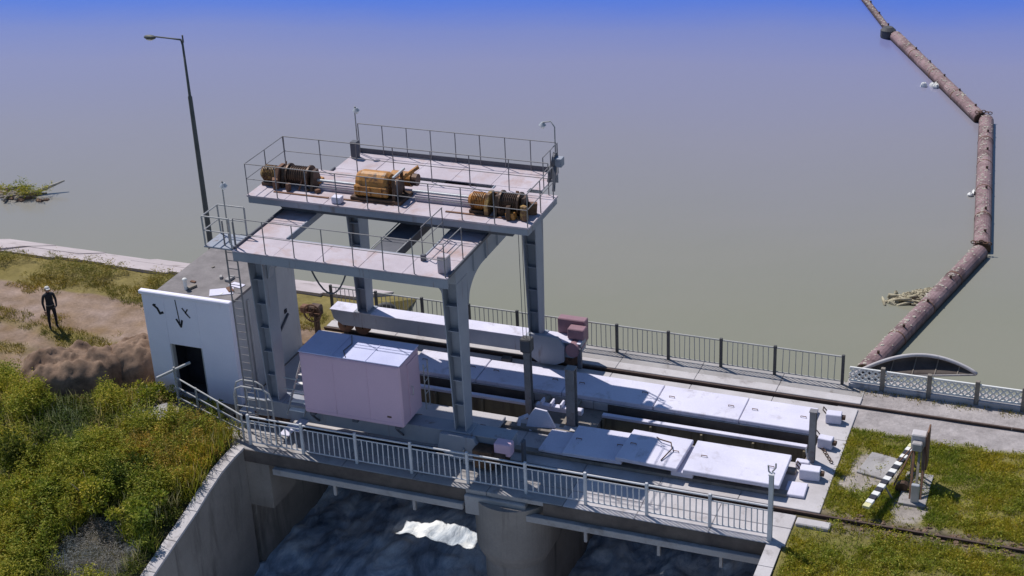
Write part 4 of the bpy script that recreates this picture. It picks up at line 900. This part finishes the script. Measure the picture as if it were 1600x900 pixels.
# tubular hoop gate and sloping pipe handrail at the left end of the downstream railing
T = thing('hoop_gate', (-7.9, .75, 0), 'pale tubular hoop gate at the foot of the crane ladder', 'gate')
for y, x0, x1, h in ((.35, -8.35, -6.95, 1.95), (1.05, -8.75, -7.6, 1.75)):
    MB().tube([(x0, y, 0), (x0, y, h - .35), (x0 + .08, y, h - .12), (x0 + .3, y, h), (x1 - .3, y, h), (x1 - .08, y, h - .12), (x1, y, h - .35), (x1, y, 0)], .03, 8).build('hoop', 'pale_pipe', T, smooth=True)
    for k in (.3, .62): pipe('cross_bar', (x0, y, h * k), (x1, y, h * k), .02, 'pale_pipe', T, 6)
    for k in (.36, .66): pipe('upright', (x0 + (x1 - x0) * k, y, h * .62), (x0 + (x1 - x0) * k, y, h - .01), .016, 'pale_pipe', T, 6)
for x in (-6.9, -6.5): bx('step_tread', x, x + .36, .45, 1.2, .25 + (x + 6.9) * .6, .29 + (x + 6.9) * .6, 'concrete_pale', T, .006)
T = thing('pipe_handrail', (-9.6, .8, 0), 'bent pale pipe handrail leading from the railing to the gatehouse door', 'handrail')
for z0, z1 in ((1.02, 1.35), (.72, .95), (.42, .55)): pipe('rail', (-7.95, .06, z0), (-11.2, 1.2, z1), .028, 'pale_pipe', T, 8)
for t in (.02, .36, .68, .985):
    q = Vector((-7.95, .06, 0)).lerp(Vector((-11.2, 1.2, 0)), t); pipe('post', (q.x, q.y, gz(q.x, q.y) - .05 if q.x < -9.3 else 0), (q.x, q.y, 1.05 + .33 * t + (.35 if t > .9 else 0)), .035, 'pale_pipe', T, 8)
pipe('top_bar', (-11.6, .78, 1.45), (-10.75, 1.6, 1.75), .05, 'pale_pipe', T, 8)
o = bx('broken_slab', -12.2, -11.3, .2, 1.0, -.05, .16, 'concrete_grey', None, .03); o.rotation_euler = (.25, -.2, .5); tag(o, 'tilted grey concrete slab lying in the weeds before the gatehouse', 'slab')
# ------------------------------------------------------------------ striped barrier arm and its post on the right bank
T = thing('striped_barrier', (12.33, 3.5, 0), 'black and white striped barrier arm lying low over the grass', 'barrier')
p0, p1 = Vector((11.93, 1.72, .42)), Vector((12.74, 5.35, .58)); n = 17
for k in range(n):
    a, b = p0.lerp(p1, k / n), p0.lerp(p1, (k + 1) / n); mt = 'yellow_cap' if k in (0, n - 1) else ('white_paint' if k % 2 else 'black_paint')
    o = beam('stripe_segment', a, b, .21, .09, mt, T); d = (b - a).normalized(); sx_ = Vector((d.y, -d.x, 0)).normalized(); up = sx_.cross(d); o.rotation_euler = Matrix((sx_, up, d)).transposed().to_euler()
for t in (.38, .9):
    q = p0.lerp(p1, t)
    for s in (-1, 1): beam('trestle_leg', (q.x + s * .28, q.y, -.05), (q.x, q.y, q.z - .07), .05, .05, 'wood_grey', T)
T = thing('barrier_post', (13.15, 3.8, 0), 'rusty barrier post of leaning bars with concrete counterweight on top', 'post')
bx('counterweight', 12.80, 13.24, 4.22, 4.58, 1.15, 1.62, 'concrete', T, .03); bx('counterweight', 12.86, 13.16, 3.98, 4.2, 1.18, 1.45, 'concrete_grey', T, .03)
bx('back_plate', 13.27, 13.32, 4.1, 4.6, .5, 1.85, 'rust', T)
for a, b, w in (((13.0, 3.2, 0), (12.92, 4.25, 1.3), .07), ((13.16, 3.15, 0), (13.08, 4.25, 1.3), .08), ((13.30, 3.25, 0), (13.22, 4.3, 1.3), .07), ((12.85, 4.5, -.05), (12.88, 4.4, 1.15), .09), ((13.2, 4.5, -.05), (13.15, 4.4, 1.15), .09), ((12.45, 3.6, .1), (12.9, 4.3, 1.15), .05), ((12.3, 4.2, .3), (12.85, 4.4, 1.1), .04)):
    beam('bar', a, b, w, w * .7, 'rust' if w < .08 else 'wood_grey', T)
MB().box(13.04, 13.28, 3.0, 3.14, -.05, .62, .02).build('sheet_case', 'galv', T); MB().tube([(12.72, 3.55, .05), (12.72, 3.75, .05)], .22, 14).build('wheel', 'oily_iron', T)
bx('footing', 12.7, 13.5, 2.9, 4.7, -.15, .01, 'concrete_grey', T)
o = bx('ground_plate', 11.35, 12.35, 4.1, 5.4, -.1, .02, 'concrete_grey', None, .02); o.rotation_euler = (0, 0, -.2); tag(o, 'flat grey concrete plate in the grass under the striped arm', 'plate')
o = bx('kerb_stone', 10.05, 11.05, .85, 1.2, -.12, .06, 'concrete', None, .03); tag(o, 'low concrete kerb stone beside the rail at the right abutment', 'kerb stone')

# ------------------------------------------------------------------ vegetation
RV = np.array(Rm); CV = np.array((17.494425, -37.937124, 27.116282))
def in_view(P, mx=140):
    v = (np.asarray(P) - CV) @ RV; px = 800 + 2483.43 * v[:, 0] / v[:, 2]; py = 450 + 2483.43 * v[:, 1] / v[:, 2]
    return (px > -mx) & (px < 1600 + mx) & (py > -mx) & (py < 900 + mx)
def leaf_obj(name, P, D, Ln, Wd, mat, parent=None, label=None, cat=None):
    n = len(P); D = D / np.linalg.norm(D, axis=1, keepdims=True); S = np.cross(D, rng.normal(size=(n, 3))); S /= np.linalg.norm(S, axis=1, keepdims=True)
    Ln = Ln[:, None]; Wd = Wd[:, None]; mid = P + D * Ln * .45
    tip = P + D * Ln + np.array([0, 0, -.18]) * Ln
    V = np.stack([P, mid + S * Wd, tip, mid - S * Wd], 1).reshape(-1, 3).astype(np.float32)
    me = bpy.data.meshes.new(name); me.vertices.add(4 * n); me.vertices.foreach_set('co', V.ravel()); me.loops.add(4 * n); me.loops.foreach_set('vertex_index', np.arange(4 * n, dtype=np.int32))
    me.polygons.add(n); me.polygons.foreach_set('loop_start', np.arange(0, 4 * n, 4, dtype=np.int32)); me.update(calc_edges=True); me.materials.append(MT[mat])
    o = bpy.data.objects.new(name, me); COL.objects.link(o)
    if parent: o.parent = parent; o.location = -wl(parent); o['kind'] = 'stuff'
    elif label: tag(o, label, cat, kind='stuff')
    return o
def blades(name, xy, hmin, hmax, mat, label, cat, lean=.35, w=.012, per=6, spread=.05):
    base = np.array([(x, y, gz(x, y) - .01) for x, y in xy]); base = base[in_view(base)]
    P = np.repeat(base, per, 0); n = len(P); P[:, :2] += rng.normal(0, spread, (n, 2))
    D = np.stack([rng.normal(0, lean, n), rng.normal(0, lean, n), np.ones(n)], 1)
    return leaf_obj(name, P, D, rng.uniform(hmin, hmax, n), np.full(n, w) * rng.uniform(.7, 1.4, n), mat, None, label, cat)
def plants(pts, hs, rs, nl, leaf, wide=.38):
    Ps, Ds = [], []
    for (x, y), h, r in zip(pts, hs, rs):
        z0 = gz(x, y); n = int(nl * (.6 + .5 * h * h)); t = rng.random(n) ** .62; a = rng.random(n) * 6.283
        nst = 5; sa = rng.random(nst) * 6.283; k = rng.integers(0, nst, n); prof = np.sin(np.clip(t * 1.02 + .06, 0, 1) * math.pi) ** .6
        cx = x + np.cos(sa[k]) * r * .55 * t; cy = y + np.sin(sa[k]) * r * .55 * t; rr = r * .55 * prof * np.sqrt(rng.random(n))
        Ps.append(np.stack([cx + np.cos(a) * rr, cy + np.sin(a) * rr, z0 + .04 + t * h * (.75 + .25 * rng.random(n))], 1))
        Ds.append(np.stack([np.cos(a) + rng.normal(0, .4, n), np.sin(a) + rng.normal(0, .4, n), rng.uniform(-.15, 1.1, n)], 1))
    P = np.concatenate(Ps); D = np.concatenate(Ds); n = len(P)
    return P, D, rng.uniform(leaf * .6, leaf * 1.35, n), rng.uniform(leaf * .6, leaf * 1.35, n) * wide * .5
def near_mound(x, y): return math.hypot((x + 15.9) / 2.2, (y - 1.7) / 1.7) < .9 or math.hypot((x + 14.1) / 1.7, (y - 3.3) / 1.5) < .9
# thicket left of the wing wall
groups = {'weed_leaf': [], 'weed_dry': [], 'weed_dark': [], 'weed_grey': []}
tries = 0
while tries < 5200:
    tries += 1; x = random.uniform(-21, -8.35); y = random.uniform(-8.5, 1.5)
    edge = 1.0 + .5 * fn(x * .7, 4) if x < -13 else .35 + .3 * fn(x * .9, 2)
    if y > edge or near_mound(x, y): continue
    if -13.2 < x < -11 and y > -.25 and random.random() < .8: continue
    d_dry = math.hypot((x + 9.7) / 1.7, (y + 1.3) / 1.8) + .35 * fn(x * .8, y * .8, 9)
    d_grey = math.hypot((x + 10.2) / 1.5, (y + 5.6) / 1.0) + .3 * fn(x, y, 5)
    dk = fn(x * .45, y * .45, 12) + .5 * fn(x * 1.1, y * 1.1, 2)
    if d_grey < 1: kind, h, r = 'weed_grey', random.uniform(.12, .35), random.uniform(.2, .4)
    elif d_dry < 1 and random.random() < .7: kind, h, r = 'weed_dry', random.uniform(.45, .95), random.uniform(.2, .38)
    elif dk < -.06: kind, h, r = 'weed_dark', random.uniform(.25, .6), random.uniform(.25, .45)
    else: kind, h, r = 'weed_leaf', random.uniform(.5, 1.0) * (1.15 + .5 * dk), random.uniform(.26, .48)
    if kind != 'weed_grey' and d_grey < 1.5 and random.random() < .5: continue
    h *= min(1, .45 + (XW - x) * .6)
    groups[kind].append((x, y, h, r))
for kind, nl, leaf, lab in (('weed_leaf', 92, .105, 'yellow green tall weeds covering the left bank'), ('weed_dry', 90, .085, 'orange brown dry weeds beside the wing wall'), ('weed_dark', 80, .10, 'dark green low weeds in the hollows of the left bank'), ('weed_grey', 60, .12, 'grey dead brush at the foot of the left bank')):
    g = [p for p in groups[kind] if in_view(np.array([(p[0], p[1], gz(p[0], p[1]))]))[0]]
    P, D, Ln, Wd = plants([(p[0], p[1]) for p in g], [p[2] for p in g], [p[3] for p in g], nl, leaf, .30 if kind != 'weed_grey' else .1)
    leaf_obj('weeds', P, D, Ln, Wd, kind, None, lab, 'weeds')
# tall grass stalks rising out of the weeds
pts = [(p[0] + random.gauss(0, .12), p[1] + random.gauss(0, .12)) for k in ('weed_leaf', 'weed_dry') for p in groups[k] for _ in range(3)]
blades('tall_grass', pts, .45, 1.05, 'weed_leaf', 'tall feathery grass stalks rising out of the weeds on the left bank', 'grass', .22, .011, 7, .10)
pts = [(p[0] + random.gauss(0, .1), p[1] + random.gauss(0, .1)) for k in ('weed_leaf', 'weed_dark', 'weed_dry') for p in groups[k] if random.random() < .45]
blades('dry_stalks', pts, .5, 1.2, 'straw_blade', 'pale dry seed stalks standing in the weeds on the left bank', 'grass', .16, .010, 4, .08)
# shrubs one can pick out of the thicket
def shrub(x, y, h, r, mat, label, n=1500, leaf=.12):
    z = gz(x, y); T = thing('shrub', (x, y, z), label, 'shrub', 'shrubs in the weeds of the left bank')
    for k in range(6):
        a = k * 1.05 + random.random(); e = Vector((x + math.cos(a) * r * .6, y + math.sin(a) * r * .6, z + h * random.uniform(.6, .85)))
        MB().tube([(x, y, z - .1), Vector((x, y, z)).lerp(e, .5) + Vector((0, 0, .1)), e], [.035, .022, .008], 6).build('stem', 'wood_grey', T, smooth=True)
    cl = [(x + random.gauss(0, r * .42), y + random.gauss(0, r * .42), z + h * random.uniform(.35, .9), r * random.uniform(.28, .45)) for _ in range(11)]
    Ps = []; Ds = []
    for cx, cy, cz, cr in cl:
        m = n // 11; d = rng.normal(size=(m, 3)); d /= np.linalg.norm(d, axis=1, keepdims=True); rr = cr * rng.random((m, 1)) ** .4
        Ps.append(np.array([cx, cy, cz]) + d * rr * np.array([1, 1, .8])); Ds.append(d + np.array([0, 0, .5]) + rng.normal(0, .4, (m, 3)))
    P = np.concatenate(Ps); D = np.concatenate(Ds); m = len(P)
    leaf_obj('foliage', P, D, rng.uniform(leaf * .6, leaf * 1.3, m), rng.uniform(leaf * .2, leaf * .34, m), mat, T)
shrub(-14.6, -2.9, 1.25, .95, 'weed_dark', 'dark leafy shrub at the left edge below the mound', 2400)
shrub(-11.3, -3.9, 1.35, .95, 'weed_leaf', 'rounded yellow green shrub overhanging the grey brush', 2400)
shrub(-9.2, -4.3, 1.0, .75, 'weed_leaf', 'bushy green shrub leaning over the wing wall coping', 1900)
shrub(-12.9, -4.6, 1.2, .9, 'weed_leaf', 'tall green shrub in the lower left corner', 2200)
shrub(-10.2, -2.9, .95, .8, 'weed_dark', 'dark green shrub in the middle of the weeds above the brush', 1900)
shrub(-12.4, 1.3, .75, .7, 'weed_leaf', 'low pale green shrub against the left corner of the gatehouse', 1500, .1)
shrub(-9.75, 1.05, .7, .5, 'weed_dark', 'small shrub growing under the pipe handrail by the gatehouse', 1200, .09)
# scrub line above the shore apron, tufts on the dirt track
pts = []
while len(pts) < 900:
    x = random.uniform(-34, -13.2); y = random.gauss(9.7, .55)
    if y < 11. and fn(x * .4, y * .5, 4) > -.35 and not (x > -12.9): pts.append((x, y))
P, D, Ln, Wd = plants(pts, rng.uniform(.12, .5, len(pts)), rng.uniform(.18, .4, len(pts)), 40, .11, .22)
leaf_obj('scrub', P, D, Ln, Wd, 'scrub', None, 'olive scrub growing along the top of the shore apron', 'scrub')
pts = []
while len(pts) < 5200:
    x = random.uniform(-30, -9.5); y = random.uniform(.5, 9.2)
    if near_mound(x, y) or (bx0 - .2 < x < bx1 + .2 and by0 - .1 < y < by1 + .2): continue
    if fn(x * .35, y * .8, 2) + .3 * fn(x * 1.4, y * 1.4, 6) > (.02 if y < 5.4 else .30 if y < 7.8 else -.1): pts.append((x, y))
blades('track_grass', pts, .06, .22, 'scrub', 'thin dry grass tufts on the dirt track', 'grass', .5, .010, 7, .07)
pts = [(-15.9 + random.gauss(0, 1.5), 1.5 + random.gauss(0, 1.0)) for _ in range(90)] + [(-14.1 + random.gauss(0, 1.2), 3.2 + random.gauss(0, .9)) for _ in range(60)]
P = np.array([(x, y, gz(x, y) + .15) for x, y in pts]); P = np.repeat(P, 8, 0); P[:, :2] += rng.normal(0, .08, (len(P), 2)); D = np.stack([rng.normal(0, .5, len(P)), rng.normal(0, .5, len(P)), np.ones(len(P))], 1)
leaf_obj('mound_grass', P, D, rng.uniform(.15, .5, len(P)), rng.uniform(.008, .016, len(P)), 'scrub', None, 'dry grass growing around the foot of the earth mounds', 'grass')
# weeds on the drifting island and on the bank beyond
P, D, Ln, Wd = plants([(-31.6 + random.gauss(0, .7), 18.9 + random.gauss(0, .3)) for _ in range(26)], [.5] * 26, [.35] * 26, 60, .14, .22)
P[:, 2] += UPW - np.array([gz(p[0], p[1]) for p in P]) + .1
leaf_obj('weed_clump', P, D, Ln, Wd, 'weed_leaf', isl)
# grass on the right bank
def grassy(x, y):
    if y > 6.75 + .25 * fn(x * 1.3, 1) or x < 10.66 and y > 1.2 or 1.12 < y < 1.9 and random.random() < .85: return False
    if x < 10.1 or (10 < x < 11.1 and .8 < y < 1.3): return False
    d = min(math.hypot((x - 11.75) / .8, (y - 4.6) / 1.0), math.hypot((x - 13.05) / .55, (y - 2.75) / .8), math.hypot((x - 11.3) / .55, (y - 3.6) / .5))
    if fn(x * .8, y * .8, 21) + .4 * fn(x * 2.3, y * 2.3, 8) < -.22 and random.random() < .8: return False
    return d > .95 or random.random() < .05
pts = []
while len(pts) < 26000:
    x = random.uniform(10., 21); y = random.uniform(-4.5, 7.1)
    if grassy(x, y): pts.append((x, y))
blades('grass', pts, .06, .20, 'grass', 'short bright green grass on the right bank', 'grass', .55, .011, 6, .05)
pts = []
while len(pts) < 650:
    x = random.uniform(10.2, 21); y = random.uniform(-4.5, 6.6)
    if grassy(x, y) and fn(x * .6, y * .6, 3) > -.05: pts.append((x, y))
P, D, Ln, Wd = plants(pts, rng.uniform(.1, .36, len(pts)), rng.uniform(.12, .30, len(pts)), 46, .08, .32)
leaf_obj('grass_weeds', P, D, Ln, Wd, 'weed_leaf', None, 'leafy weeds scattered through the grass of the right bank', 'weeds')
pts = [(random.uniform(10, 18.5), 9.2 + random.gauss(0, .1)) for _ in range(120)] + [(random.uniform(9.9, 18.5), 9.8 + random.gauss(0, .15)) for _ in range(90)]
blades('kerb_grass', pts, .05, .18, 'scrub', 'dry grass along the foot of the lattice fence', 'grass', .5, .010, 7, .08)
